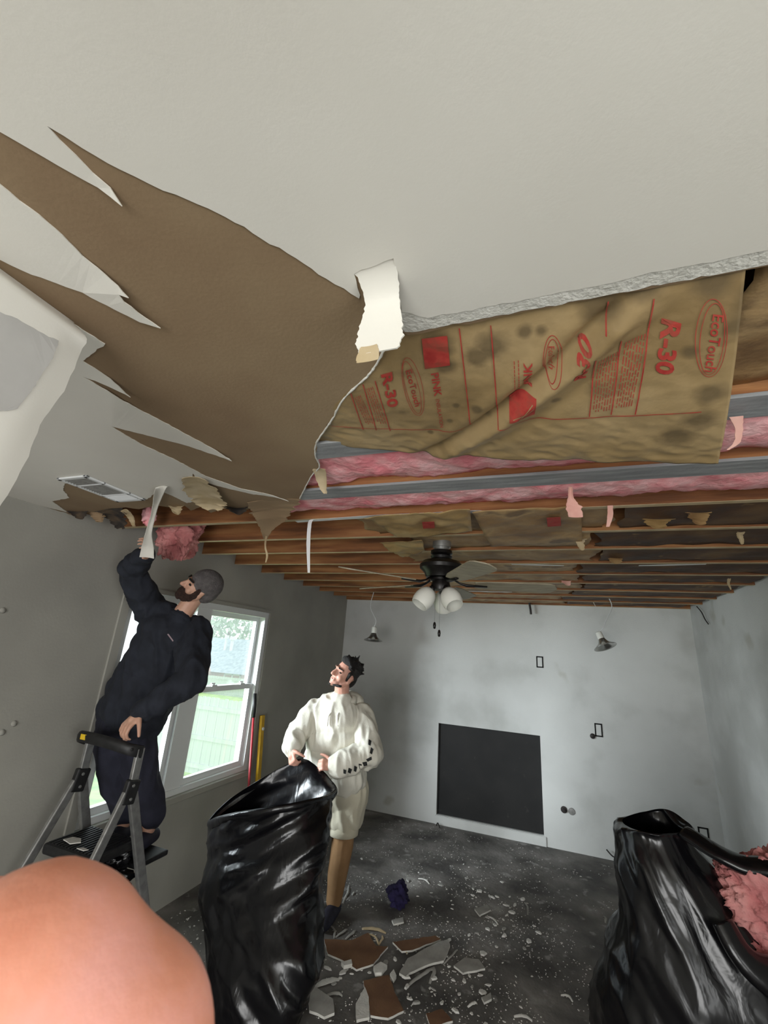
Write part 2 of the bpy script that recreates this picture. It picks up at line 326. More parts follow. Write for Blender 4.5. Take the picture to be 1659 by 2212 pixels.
# ---------------------------------------------------------------- joists, strips, insulation
ORD = ['nearest to', 'second from', 'third from', 'fourth from', 'fifth from', 'sixth from', 'seventh from', 'eighth from', 'ninth from', 'tenth from', 'eleventh from', 'twelfth from']
JY = [-0.04, -0.44, -0.84, -1.24, -1.645, -2.05, -2.455, -2.865, -3.25, -3.635, -4.05, -4.44]
JB = H+0.0127
for i, y in enumerate(JY):
    r_, c_ = 60, 1
    j = MB().box((0.002, y, JB), (W-0.002, y+0.038, TOP-0.002)).build('ceiling_joist', M['wood'], bevel=0.002)
    put(MB().box((0.004, y-0.001, JB-0.0022), (W-0.004, y+0.030, JB-0.0002)).build('painted_lit_edge', M['tan']), j)  # pale tan strip paints in the lit bottom edge of the joist
    struct(j, 'orange-brown pine ceiling joist, %s the fireplace wall' % ORD[i], 'joist')
for y, x0, lb in ((-4.44, 1.2, 'grey weathered nailing strip under the joist beside the hanging printed paper'), (-4.05, 1.0, 'long grey weathered nailing strip between the two pink insulation rows')):
    st_ = MB().box((x0, y-0.004, JB-0.011), (W-0.003, y+0.106, JB)).build('nailing_strip', M['greywood'], bevel=0.002)
    tag(st_, lb, 'wood strip')
def batt(name, x0, x1, y0, y1, zf, zt, m, label, seed, amp=0.018):
    nx = int((x1-x0)/0.02); ny = max(6, int((y1-y0)/0.02)); G = np.zeros((nx+1, ny+1, 3))
    for i in range(nx+1):
        for k in range(ny+1):
            x = x0+(x1-x0)*i/nx; y = y0+(y1-y0)*k/ny; e = min(k, ny-k)/ny
            z = zf(x, k/ny)+amp*(nz((x, y, 0), 5, seed)+0.6*nz((x, y, 0), 14, seed)+0.4*nz((x, y, 0), 30, seed))
            G[i, k] = (x, y, max(z, JB+0.001 if (y < y0+0.075 or x < 2.0 or k == ny) else JB-0.012))
    v = list(G.reshape(-1, 3)); f = [(i*(ny+1)+k, i*(ny+1)+k+1, (i+1)*(ny+1)+k+1, (i+1)*(ny+1)+k) for i in range(nx) for k in range(ny)]
    n0 = len(v); bd = [(0, k) for k in range(ny+1)]+[(i, ny) for i in range(1, nx+1)]+[(nx, k) for k in range(ny-1, -1, -1)]+[(i, 0) for i in range(nx-1, 0, -1)]
    ids = [i*(ny+1)+k for i, k in bd]
    for q in ids: v.append((v[q][0], v[q][1], zt))
    m_ = len(ids)
    for a in range(m_): f.append((ids[a], n0+a, n0+(a+1) % m_, ids[(a+1) % m_]))
    f.append(tuple(n0+a for a in range(m_)))
    o = mk(name, v, f, m, smooth=True); return tag(o, label, 'insulation')
batt('insulation_batt', 1.55, 4.0, -4.395, -4.055, lambda x, t: 2.472+0.02*(1-t)-0.03*math.sin(PI*t), 2.62, M['pink'], 'pink fibreglass batt just behind the hanging printed paper', 1)
batt('insulation_batt', 1.30, 4.0, -4.005, -3.642, lambda x, t: 2.462+0.035*t-0.024*math.sin(PI*t), 2.62, M['pink'], 'pink fibreglass batt behind the long grey nailing strip', 5)
# kraft facings still up between the far joists
M['kraft_d'] = mat('stained_kraft', [(58, 40, 30), (84, 58, 38), (120, 92, 58)], 0.7, 4, bump=0.3, bscale=16, spots=(7, 0.64, (160, 130, 86), 0.8), lo=0.3, hi=0.72)
M['kraft2'] = mat('dusty_kraft', [(128, 98, 64), (158, 126, 84), (184, 154, 110)], 0.6, 5, bump=0.4, bscale=18, spots=(5, 0.62, (86, 60, 40), 0.7))
def facing(x0, x1, y0, y1, z, m, label, seed, sag=0.02, torn=0.05):
    nx = int((x1-x0)/0.03); ny = 12; G = np.zeros((nx+1, ny+1, 3))
    for i in range(nx+1):
        for k in range(ny+1):
            t = k/ny; y = y0+(y1-y0)*t; wob = torn*noise.noise(Vector((y*9, seed, 0)))
            x = x0+(x1-x0)*i/nx+wob*(1 if i == nx else (-1 if i == 0 else 0))
            G[i, k] = (x, y, z-sag*math.sin(PI*t)*(0.7+0.6*nz((x, y, 0), 2.2, seed))+0.010*nz((x, y, 0), 9, seed))
    v, f = grid_sheet(G, 0.0012); o = mk('kraft_facing', v, f, m, smooth=True); return tag(o, label, 'insulation')
bays = [(JY[i+1]+0.039, JY[i]-0.001) for i in range(9)]
for i, (y0, y1) in enumerate(bays):
    o_ = 'the fireplace wall'
    a = 1.66+0.22*random.random() if i > 4 else 1.3+0.5*random.random()
    c = 2.75+0.25*random.random()
    facing(a, c, y0, y1, JB+0.018, M['kraft2'], 'tan paper facing in the ceiling bay %s %s' % (ORD[i], o_), i*3.1, 0.012)
    facing(c+0.03, W-0.03-0.1*random.random(), y0, y1, JB+0.014, M['kraft_d'], 'dark mouldy paper facing in the ceiling bay %s %s' % (ORD[i], o_), i*2.3+9, 0.010)
facing(2.96, W-0.02, -4.99, -4.445, JB+0.03, M['kraft2'], 'dusty brown paper facing right of the hanging printed paper', 77, 0.02)
# sagging tan sheets below the joists in front of the fan
def hangsheet(name, corners, m, label, cat, thick=0.0015, n=26, amp=0.012, seed=0, bend=0.0):
    a, b_, c, d = [np.array(p, float) for p in corners]; G = np.zeros((n, n, 3))
    for i in range(n):
        for j in range(n):
            u, w = i/(n-1), j/(n-1); p = (a*(1-u)+b_*u)*(1-w)+(d*(1-u)+c*u)*w
            p = p+np.array((0, 0, amp*(nz(p, 7, seed)+.5*nz(p, 17, seed))-bend*math.sin(PI*u)*math.sin(PI*w)))
            G[i, j] = p
    v, f = grid_sheet(G, thick); return tag(mk(name, v, f, m, smooth=True), label, cat)
s1 = hangsheet('kraft_sheet', [onZ(785, 1118, 2.435), onZ(1015, 1100, 2.43), onZ(1020, 1150, 2.43), onZ(860, 1160, 2.43)], M['kraft'], 'crumpled tan paper sheet sagging below the joists in front of the fan mount', 'paper sheet', seed=3, amp=0.016)
s2 = hangsheet('kraft_sheet', [onZ(1020, 1106, 2.42), onZ(1255, 1092, 2.44), onZ(1258, 1178, 2.44), onZ(1060, 1180, 2.43)], M['kraft2'], 'dusty tan paper sheet below the joists right of the fan, with a red block', 'paper sheet', seed=8, amp=0.008)
hangsheet('kraft_sheet', [onZ(820, 1172, 2.435), onZ(912, 1166, 2.42), onZ(918, 1192, 2.42), onZ(870, 1205, 2.435)], M['kraft'], 'torn tan paper scrap draped around the fan mount', 'paper sheet', seed=12, amp=0.02)
for sh, L, z in ((s1, [(912, 1128), (938, 1127), (939, 1141), (914, 1142)], 2.418), (s2, [(1181, 1119), (1211, 1117), (1212, 1136), (1183, 1138)], 2.423)):
    P4 = [onZ(x, y, z) for x, y in L]; pr = mk('logo_block', P4+[p+np.array((0, 0, 0.0008)) for p in P4], [(3, 2, 1, 0), (4, 5, 6, 7), (0, 1, 5, 4), (1, 2, 6, 5), (2, 3, 7, 6), (3, 0, 4, 7)], M['red']); put(pr, sh)

# ---------------------------------------------------------------- the big hanging printed sheet
top = [(1.86, -4.885, H+0.016), (2.36, -4.885, H+0.015), (2.93, -4.885, H+0.015)]
bot_px = [((690, 955), 2.4555), ((760, 966), 2.440), ((960, 986), 2.405), ((1100, 994), 2.375), ((1350, 1000), 2.335), ((1552, 1004), 2.300)]
botp = [onZ(*a, z) for a, z in bot_px]; botp = [np.array((1.70, -4.445, 2.456))]+botp
def poly_at(P, x):
    P = np.array(P); return np.array([x, np.interp(x, P[:, 0], P[:, 1]), np.interp(x, P[:, 0], P[:, 2])])
NS, NTT = 230, 96
def sheet_raw(s, t):
    xt = 1.80+(2.925-1.80)*s; xb = 1.72+(botp[-1][0]-1.72)*s
    a = np.array((xt, -4.885, H+0.0155)); b_ = poly_at(botp, xb)
    p = a*(1-t)+b_*t; right = s
    p = p-np.array((0, 0, 1))*(0.020*math.sin(PI*t)*right)
    return p
SG = np.array([[sheet_raw(i/(NS-1), k/(NTT-1)) for k in range(NTT)] for i in range(NS)])
SPX = proj(SG)
def px_to_st(x, y):
    d = (SPX[..., 0]-x)**2+(SPX[..., 1]-y)**2; i, k = np.unravel_index(np.argmin(d), d.shape); s, t = i/(NS-1), k/(NTT-1)
    for _ in range(4):
        p0 = proj(sheet_raw(s, t)); e = 1e-3
        J = np.stack([(proj(sheet_raw(s+e, t))-p0)/e, (proj(sheet_raw(s, t+e))-p0)/e], 1)
        ds = np.linalg.solve(J, np.array((x, y))-p0); s += ds[0]; t += ds[1]
    return s, t
cA = px_to_st(950, 985); cB = px_to_st(1400, 640)
def sheet_disp(s, t):
    a = np.array(cA); d = np.array(cB)-a; L = np.linalg.norm(d); d /= L; q = np.array((s, t))-a; al = q@d; dist = q@np.array((-d[1], d[0]))
    fade = min(1, max(0, (al+0.05)/0.1))*min(1, max(0, (L+0.1-al)/0.2))
    z = fade*(-0.020*math.exp(-(dist/0.022)**2)+0.022*math.exp(-((dist+0.035)/0.016)**2)+0.008*math.exp(-((dist-0.06)/0.02)**2)-0.006*math.exp(-((dist+0.08)/0.02)**2))
    w = 0.25+0.9*max(0, t-0.55)*2
    z += w*(0.006*nz((s*9, t*5, 0), 1, 4)+0.009*abs(nz((s*18+t*6, t*11-s*9, 1), 1, 2))+0.003*abs(nz((s*30-t*9, t*16, 0), 1, 9)))
    return z*min(1, 6*t+0.02)*min(1, 0.15+3*s)
def sheet(s, t, off=0.0):
    p = sheet_raw(s, t); return p+np.array((0, 0, sheet_disp(s, t)-off))
G = np.array([[sheet(i/(NS-1), k/(NTT-1)) for k in range(NTT)] for i in range(NS)])
v, f = grid_sheet(G, 0.0012)
M['kraft_print'] = mat('printed_kraft', [(136, 113, 76), (158, 134, 94), (172, 148, 108)], 0.5, 4, bump=0.12, bscale=30, spots=(5.5, 0.62, (84, 72, 52), 0.6))
ks = tag(mk('printed_insulation_paper', v, f, M['kraft_print'], smooth=True), 'big tan insulation paper with red printed lettering hanging below the joists', 'insulation')
def stains(m, L, col):
    n = m.node_tree.nodes; l = m.node_tree.links; b = n['Principled BSDF']; src = b.inputs['Base Color'].links[0].from_socket; tc = n.new('ShaderNodeTexCoord'); acc = None
    no = n.new('ShaderNodeTexNoise'); no.inputs['Scale'].default_value = 28; no.inputs['Detail'].default_value = 4; l.new(tc.outputs['Object'], no.inputs['Vector'])
    for p, r in L:
        d_ = n.new('ShaderNodeVectorMath'); d_.operation = 'DISTANCE'; l.new(tc.outputs['Object'], d_.inputs[0]); d_.inputs[1].default_value = tuple(p)
        ad = n.new('ShaderNodeMath'); ad.operation = 'MULTIPLY_ADD'; l.new(no.outputs['Fac'], ad.inputs[0]); ad.inputs[1].default_value = r*.7; l.new(d_.outputs['Value'], ad.inputs[2])
        mr = n.new('ShaderNodeMapRange'); mr.inputs['From Min'].default_value = r*1.3; mr.inputs['From Max'].default_value = r*.75; mr.inputs['To Max'].default_value = .72; l.new(ad.outputs[0], mr.inputs['Value'])
        if acc is None: acc = mr.outputs[0]
        else: mx = n.new('ShaderNodeMath'); mx.operation = 'MAXIMUM'; l.new(acc, mx.inputs[0]); l.new(mr.outputs[0], mx.inputs[1]); acc = mx.outputs[0]
    mi = n.new('ShaderNodeMixRGB'); l.new(acc, mi.inputs[0]); l.new(src, mi.inputs[1]); mi.inputs[2].default_value = lin(col); l.new(mi.outputs[0], b.inputs['Base Color'])
stains(M['kraft_print'], [(sheet(*px_to_st(x, y)), r) for x, y, r in [(945, 745, .05), (960, 790, .035), (1060, 750, .05), (1030, 770, .04), (1135, 715, .022), (1168, 715, .018), (985, 876, .013), (1030, 882, .02), (1048, 903, .022), (972, 908, .012), (1460, 945, .05), (1510, 910, .045), (1490, 760, .02), (1390, 610, .05), (1545, 600, .05), (1200, 868, .016), (1300, 660, .05), (930, 935, .012), (1535, 850, .04)]], (92, 78, 56))
LS, LT = 1.16, 0.50                                         # metric size of the sheet
def to_m(x, y): s, t = px_to_st(x, y); return np.array((s*LS, t*LT))
def on_sheet(q, off=0.0026): return sheet(q[0]/LS, min(max(q[1]/LT, 0.0), 1.0), off)
def print_mesh(name, V2, F):
    o = mk(name, [on_sheet(q) for q in V2], F, M['red']); put(o, ks); return o
def line2(mb, a, b, w=0.0022, n=26):
    a, b = np.array(a), np.array(b); d = (b-a)/np.linalg.norm(b-a); nn = np.array((-d[1], d[0]))*w/2
    k = len(mb[0])
    for i in range(n+1):
        p = a+(b-a)*i/n; mb[0].append(p+nn); mb[0].append(p-nn)
    for i in range(n): mb[1].append((k+2*i, k+2*i+1, k+2*i+3, k+2*i+2))
def poly2(mb, pts, w=0.0016, closed=True):
    for a, b in zip(pts, pts[1:]+(pts[:1] if closed else [])): line2(mb, a, b, w, 2)
_txt = {}
def text_tris(s, bold=0.0):
    cu = bpy.data.curves.new('t', 'FONT'); cu.body = s; cu.resolution_u = 3; cu.offset = bold
    o = bpy.data.objects.new('t', cu); COL.objects.link(o)
    me = bpy.data.meshes.new_from_object(o.evaluated_get(bpy.context.evaluated_depsgraph_get()))
    bm = bmesh.new(); bm.from_mesh(me); bmesh.ops.triangulate(bm, faces=bm.faces[:])
    bmesh.ops.subdivide_edges(bm, edges=[e for e in bm.edges if e.calc_length() > 0.25], cuts=1); bmesh.ops.triangulate(bm, faces=bm.faces[:])
    V = np.array([v.co[:2] for v in bm.verts]); F = [tuple(v.index for v in f.verts) for f in bm.faces]; bm.free()
    bpy.data.objects.remove(o); return V, F
def letter(s, A, B, h, flip=1, bold=0.02):
    """text along pixel line A->B on the sheet; h = capital height in pixels, flip = side of the letter tops"""
    V, F = text_tris(s, bold); a, b = to_m(*A), to_m(*B); d = b-a; L = np.linalg.norm(d); d /= L
    mid = ((A[0]+B[0])/2, (A[1]+B[1])/2); pd = np.array(B, float)-np.array(A, float); pd /= np.linalg.norm(pd); pn = np.array((pd[1], -pd[0]))*flip
    n2 = to_m(mid[0]+pn[0]*h, mid[1]+pn[1]*h)-to_m(*mid)
    x0, x1 = V[:, 0].min(), V[:, 0].max(); y1 = 0.70
    Q = [a+d*L*(p[0]-x0)/(x1-x0)+n2*p[1]/y1 for p in V]
    return print_mesh('lettering', Q, F)
letter('R-30', (1432, 692), (1416, 804), 38, 1, 0.035)
letter('EcoTouch', (1540, 676), (1522, 800), 24, 1, 0.012)
letter('R-30', (824, 808), (839, 879), 22, 1, 0.035)
letter('EcoTouch', (876, 800), (897, 877), 13, 1, 0.012)
letter('PINK', (931, 806), (939, 856), 16, 1, 0.02)
letter('INSULATION', (941, 862), (951, 922), 8, 1, 0.0)
letter('PINK', (1149, 843), (1149, 777), 18, 1, 0.02)
letter('EcoTouch', (1184, 742), (1186, 806), 13, 1, 0.0)
letter('R-30', (1264, 816), (1278, 738), 26, 1, 0.035)
ln = ([], [])
for A_, B_ in [((992, 707), (1017, 927)), ((1060, 701), (1076, 915)), ((716, 921), (1020, 927)), ((1078, 915), (1180, 906)), ((1180, 906), (1515, 888)), ((810, 822), (843, 930)), ((784, 830), (813, 928)), ((758, 849), (785, 928)),
             ((1286, 762), (1273, 899)), ((1342, 730), (1320, 896)), ((1412, 639), (1372, 894)), ((1314, 650), (1308, 715))]:
    line2(ln, to_m(*A_), to_m(*B_), 0.0024)
print_mesh('printed_lines', *ln)
el = ([], [])
for (cx, cy, ra, rb, tilt) in [(1536, 728, 85, 34, 0.06), (1538, 730, 78, 26, 0.1), (892, 834, 64, 20, -0.22), (890, 836, 58, 14, -0.26), (1194, 773, 52, 21, 0.0), (1192, 774, 46, 15, 0.05)]:
    pts = []
    for k in range(40):
        t = 2*PI*k/40; ex, ey = rb*math.cos(t), ra*math.sin(t); pts.append(to_m(cx+ex*math.cos(tilt)-ey*math.sin(tilt), cy+ex*math.sin(tilt)+ey*math.cos(tilt)))
    poly2(el, pts, 0.0012); print_mesh('printed_swirl', *el); el = ([], [])
fine = ([], [])                                              # unreadably small print: rows of dashes
for (a0, a1, b0, b1, rows) in [((1292, 775), (1338, 760), (1278, 890), (1318, 885), 7), ((1350, 740), (1398, 725), (1328, 880), (1366, 875), 7), ((790, 840), (806, 834), (815, 915), (836, 915), 4), ((764, 858), (780, 852), (790, 915), (808, 915), 4), ((1106, 780), (1124, 776), (1108, 842), (1126, 840), 2)]:
    for r_ in range(rows):
        u = (r_+0.5)/rows; A_ = np.array(a0)*(1-u)+np.array(a1)*u; B_ = np.array(b0)*(1-u)+np.array(b1)*u; t = 0.0
        while t < 0.97:
            t2 = min(1, t+random.uniform(0.04, 0.12)); p, q = A_+(B_-A_)*t, A_+(B_-A_)*t2; line2(fine, to_m(*p), to_m(*q), 0.0016, 1); t = t2+0.025
print_mesh('fine_print', *fine)['kind'] = 'stuff'
def block(L, name='logo_block'):
    a, b_, c, d = [to_m(*p) for p in L]; n = 22; V2 = []; F = []
    for i in range(n+1):
        for j in range(n+1):
            u, w = i/n, j/n; V2.append((a*(1-u)+b_*u)*(1-w)+(d*(1-u)+c*u)*w)
    for i in range(n):
        for j in range(n): F.append((i*(n+1)+j, i*(n+1)+j+1, (i+1)*(n+1)+j+1, (i+1)*(n+1)+j))
    return print_mesh(name, V2, F)
block([(911, 730), (966, 724), (972, 788), (918, 796)])
block([(1100, 857), (1158, 850), (1155, 896), (1100, 900)])
sw = ([], [])
for (p, q) in [((1120, 897), (1150, 860)), ((1108, 893), (1138, 880)), ((1138, 880), (1152, 868))]: line2(sw, to_m(*p), to_m(*q), 0.002, 4)
o = mk('logo_swoosh', [on_sheet(q, 0.0034) for q in sw[0]], sw[1], M['kraft_print']); put(o, ks)

# ---------------------------------------------------------------- torn hanging pieces
def ribbon(name, C, Wd, wid, m, label, cat, thick=0.002, n=40, nw=8, seed=0, rag=0.0, curl=0.0, parent=None):
    """strip along centre points C with width vectors; rag = torn width variation"""
    c = catmull(C, n); w = catmull([np.array(x, float) for x in Wd], n); ww = np.interp(np.linspace(0, 1, n), np.linspace(0, 1, len(wid)), wid)
    G = np.zeros((n, nw, 3))
    for i in range(n):
        d = w[i]/np.linalg.norm(w[i]); tg = c[min(i+1, n-1)]-c[max(i-1, 0)]; nn = np.cross(tg, d); nn /= (np.linalg.norm(nn)+1e-9)
        l = ww[i]*(1+rag*noise.noise(Vector((i*0.45, seed, 0)))); r = ww[i]*(1+rag*noise.noise(Vector((i*0.45, seed+50, 3))))
        for j in range(nw):
            u = j/(nw-1); off = -l/2+(l+r)/2*u; G[i, j] = c[i]+d*off+nn*curl*((2*u-1)**2)
    v, f = grid_sheet(G, thick); o = mk(name, v, f, m, smooth=False); autosmooth(o, 50)
    if parent: put(o, parent)
    else: tag(o, label, cat)
    return o
# white tongue hanging at the end of the bare paper
tc0 = (onZ(765, 600)+onZ(850, 565))/2
C = [(tc0[0], -5.075, H+0.0015), (2.340, -5.030, H-0.0012), (2.338, -4.992, H-0.022), (2.335, -4.982, 2.385), (2.334, -4.980, 2.345), (2.336, -4.982, 2.308)]
tg = ribbon('paint_tongue', C, [(1, -.05, 0), (1, 0, 0), (1, 0, 0), (1, 0, 0), (1, 0, 0), (1, 0, 0)], [0.090, 0.078, 0.070, 0.066, 0.074, 0.086, 0.090, 0.070], M['white'], 'short white tongue of torn ceiling paint hanging at the corner of the bare paper', 'paint flap', 0.0030, 60, 14, 2, 0.10, 0.0)
sc = ribbon('paper_scrap', [(2.318, -4.984, 2.322), (2.316, -4.982, 2.300), (2.316, -4.980, 2.292)], [(1, 0, 0)]*3, [0.030, 0.046, 0.038], M['tan'], '', '', 0.001, 12, 6, 5, 0.15, 0.002, parent=tg)
# large flap hanging at the left, in front of the grey wall
def flap_x(z): return np.interp(z, [1.6, 2.0, 2.21, 2.345, 2.41, 2.437], [1.55, 1.600, 1.640, 1.672, 1.678, 1.655])
ys = np.linspace(-5.072, -5.75, 34); zs = np.concatenate([np.linspace(2.4375, 2.40, 6), np.linspace(2.39, 1.72, 40)])
G = np.zeros((len(zs), len(ys), 3))
for i, z in enumerate(zs):
    for j, y in enumerate(ys):
        e = 0.014*noise.noise(Vector((z*7, 1.3, 0)))+0.006*noise.noise(Vector((z*26, 4, 0)))
        yy = y+(e if j == 0 else 0)-(0.03*max(0, (z-2.39)/0.05)**2 if j == 0 else 0)
        G[i, j] = (flap_x(z)+0.012*nz((y, z, 0), 3, 2)-0.02*math.exp(-(y+5.07)**2/0.0008)*(1 if z < 2.40 else 0)*0.5, yy, z)
v, f = grid_sheet(G, 0.004); fl = mk('paint_flap', v, f, M['white'], smooth=False); autosmooth(fl, 60)
M['flapgrey'] = mat('bare_gypsum_face', [(178, 176, 172), (192, 190, 186)], 0.9, 6)
tag(fl, 'large white flap of torn ceiling paint hanging beside the photographer at left', 'paint flap')
pp = [onX(x, y, 1.645)[1:] for x, y in [(0, 690), (60, 722), (104, 742), (92, 785), (70, 835), (40, 882), (0, 888), (-80, 895), (-80, 660)]]
po = slab('bare_patch', rough_outline([tuple(p) for p in pp], 0.008, 0.002), 0, 0.0012, (M['flapgrey'], M['flapgrey']))
for vv in po.data.vertices: y, z, d = vv.co; vv.co = (flap_x(z)+0.012*nz((y, z, 0), 3, 2)+0.0022+d, y, z)
put(po, fl)
# register hanging on its brown patch of board
rg = thing('ceiling_register', 'white louvred air register in the torn ceiling near the grey wall', 'air vent', (0.675, -4.255, H-0.02))
RX0, RX1, RY0, RY1 = 0.583, 0.770, -4.41, -4.10; zr = H-0.012
b = MB(); b.box((RX0, RY0, zr), (RX0+0.02, RY1, H-0.003)); b.box((RX1-0.02, RY0, zr), (RX1, RY1, H-0.003)); b.box((RX0, RY0, zr), (RX1, RY0+0.02, H-0.003)); b.box((RX0, RY1-0.02, zr), (RX1, RY1, H-0.003))
for yy in (-4.32, -4.19): b.box((RX0, yy-0.006, zr), (RX1, yy+0.006, H-0.003))
b.build('register_frame', M['trimw'], rg, bevel=0.003)
MB().box((RX0+0.01, RY0+0.01, H-0.0045), (RX1-0.01, RY1-0.01, H-0.003)).build('register_duct', M['bplastic'], rg)
for k in range(22):
    y = RY0+0.026+k*0.0126
    if y < RY1-0.024: MB().bar((RX0+0.02, y, zr+0.004), (RX1-0.02, y, zr+0.004), 0.0015 if y < -4.19 else 0.008, 0.008, (0, 1, 0.6)).build('louvre', M['trimw'] if y > -4.19 else M['alu'], rg)
# strip pulled down by the man on the ladder
hs = [onZ(352, 1050, H-0.004), onZ(345, 1060, H-0.012), onY(337, 1088, -4.06), onY(331, 1115, -3.97), onY(322, 1150, -3.90), onY(320, 1180, -3.83), onY(318, 1204, -3.80)]
ribbon('paint_strip', hs, [(1, 0, 0), (1, .1, 0), (1, .3, 0), (1, .5, 0), (1, .7, 0), (1, .7, 0), (1, .7, 0)], [0.07, 0.055, 0.03, 0.022, 0.03, 0.062, 0.075], M['white'], 'long white strip of ceiling paint pulled down by the man on the ladder', 'paint strip', 0.003, 50, 8, 4, 0.06, 0.008)
# brown torn piece hanging from the board end and its thin tail
ribbon('torn_paper', [onZ(592, 1078, H+0.003), onZ(588, 1100, H-0.01), onZ(586, 1120, 2.405), onZ(578, 1140, 2.38), onZ(574, 1162, 2.345)], [(1, 0, 0), (1, 0, 0), (1, .1, 0), (1, .1, 0), (1, .1, 0)], [0.30, 0.24, 0.17, 0.075, 0.012], M['paper'], 'pointed brown piece of torn board paper hanging from the ceiling edge', 'torn paper', 0.003, 44, 10, 6, 0.25, 0.01)
ribbon('paper_tail', [onZ(575, 1158, 2.346), onY(573, 1180, -3.75), onY(577, 1200, -3.74), onY(574, 1215, -3.74)], [(1, .2, 0)]*4, [0.012, 0.008, 0.012, 0.006], M['tan'], 'thin paper tail below the pointed brown torn piece', 'torn paper', 0.0012, 24, 4, 8, 0.3)
ribbon('torn_paper', [onZ(420, 1030, H-0.002), onZ(440, 1062, H-0.006), onZ(455, 1085, H-0.02), onZ(462, 1100, 2.40)], [(1, 0.4, 0)]*4, [0.10, 0.16, 0.15, 0.05], M['tan'], 'pale ragged scrap of board paper above the falling pink insulation', 'torn paper', 0.002, 30, 10, 11, 0.4, 0.012)
ribbon('torn_paper', [onZ(690, 1012, H+0.002), onZ(694, 1030, H-0.008), onZ(698, 1052, 2.405), onZ(703, 1066, 2.385)], [(1, 0.2, 0)]*4, [0.05, 0.045, 0.03, 0.012], M['tan'], 'small curled scrap at the tip of the board by the pink insulation', 'torn paper', 0.002, 20, 6, 13, 0.3, 0.004)
# white joint tape along the fourth joist and its hanging end
ribbon('joint_tape', [onZ(640, 1127, JB-0.002), onZ(800, 1116, JB-0.002), onZ(930, 1110, JB-0.002), onZ(1030, 1105, JB-0.003), onZ(1062, 1108, JB-0.01)], [(0, 1, 0)]*5, [0.03, 0.038, 0.04, 0.035, 0.02], M['trimw'], 'white paper joint tape stuck along a joist', 'tape', 0.0012, 50, 5, 1, 0.2)
hb = onZ(685, 1122, JB-0.003)
ribbon('joint_tape', [hb, onY(672, 1124, hb[1]-0.005), onY(668, 1140, hb[1]-0.01), onY(666, 1180, hb[1]-0.01), onY(667, 1237, hb[1]-0.01)], [(1, .3, 0), (1, .3, 0), (1, .3, 0), (1, .3, 0), (1, .3, 0)], [0.02, 0.02, 0.02, 0.02, 0.012], M['trimw'], 'white paper tape end dangling straight down from a joist', 'tape', 0.0012, 40, 4, 2, 0.1)
for k, (x0, y0, x1, y1) in enumerate([(1105, 1219, 1218, 1222), (1380, 1222, 1525, 1219), (998, 1277, 1106, 1279)]):
    a, c = onZ(x0, y0, JB-0.002), onZ(x1, y1, JB-0.002)
    ribbon('joint_tape', [a, (a+c)/2, c], [(0, 1, 0)]*3, [0.02, 0.035, 0.015], M['trimw'], 'white strip of leftover joint tape on a far joist, ' + ['right of the fan mount', 'rightmost one', 'just right of the fan lamps', 'left of the fan blades'][k], 'tape', 0.0012, 20, 4, k, 0.3)
# pink shred dangling on the long grey strip and bits
def fluff(name, c, r, label, cat='insulation', seed=0, amp=0.35, n=(28, 20), m=None, sq=(1, 1, 1)):
    v = []; nu, nv = n
    for i in range(nv+1):
        th = PI*i/nv
        for j in range(nu):
            ph = 2*PI*j/nu; d = np.array((math.sin(th)*math.cos(ph), math.sin(th)*math.sin(ph), math.cos(th)))
            k = 1+amp*(noise.noise(Vector(d*1.8)+Vector((seed, 0, 0)))+0.6*noise.noise(Vector(d*4.5)+Vector((0, seed, 0)))+0.35*noise.noise(Vector(d*11)+Vector((0, seed, 4)))+0.22*noise.noise(Vector(d*24)+Vector((seed, 2, 4)))+0.16*noise.noise(Vector(d*45)+Vector((seed, 2, 4))))
            v.append(np.array(c)+d*k*r*np.array(sq))
    f = [(i*nu+j, i*nu+(j+1) % nu, (i+1)*nu+(j+1) % nu, (i+1)*nu+j) for i in range(nv) for j in range(nu)]
    return tag(mk(name, v, f, m or M['pink'], smooth=True), label, cat)
M['pinkpaper'] = mat('pink_stained_paper', [(216, 160, 148), (230, 186, 172)], 0.9, 12)
d0 = onZ(1232, 1052, H-0.003)
ribbon('pink_shred', [d0, onY(1232, 1075, d0[1]+.01), onY(1238, 1095, d0[1]+.02), onY(1243, 1118, d0[1]+.02)], [(1, .2, 0)]*4, [0.012, 0.018, 0.055, 0.05], M['pinkpaper'], 'pinkish paper shred dangling from the long grey strip', 'torn paper', 0.002, 26, 8, 21, 0.35, 0.006)
d0 = onZ(1318, 1092, 2.45)
ribbon('pink_shred', [d0, onY(1318, 1115, d0[1]), onY(1313, 1138, d0[1])], [(1, 0, 0)]*3, [0.02, 0.022, 0.012], M['pinkpaper'], 'narrow pink shred hanging in front of the dark mouldy paper', 'torn paper', 0.002, 16, 5, 23, 0.2)
d0 = onZ(1590, 900, 2.43)
ribbon('pink_shred', [d0, onY(1596, 925, d0[1]), onY(1592, 955, d0[1]), onY(1572, 972, d0[1])], [(1, 0, 0)]*4, [0.03, 0.016, 0.014, 0.006], M['pinkpaper'], 'thin pink shred hanging right of the big printed paper', 'torn paper', 0.002, 22, 5, 27, 0.3)

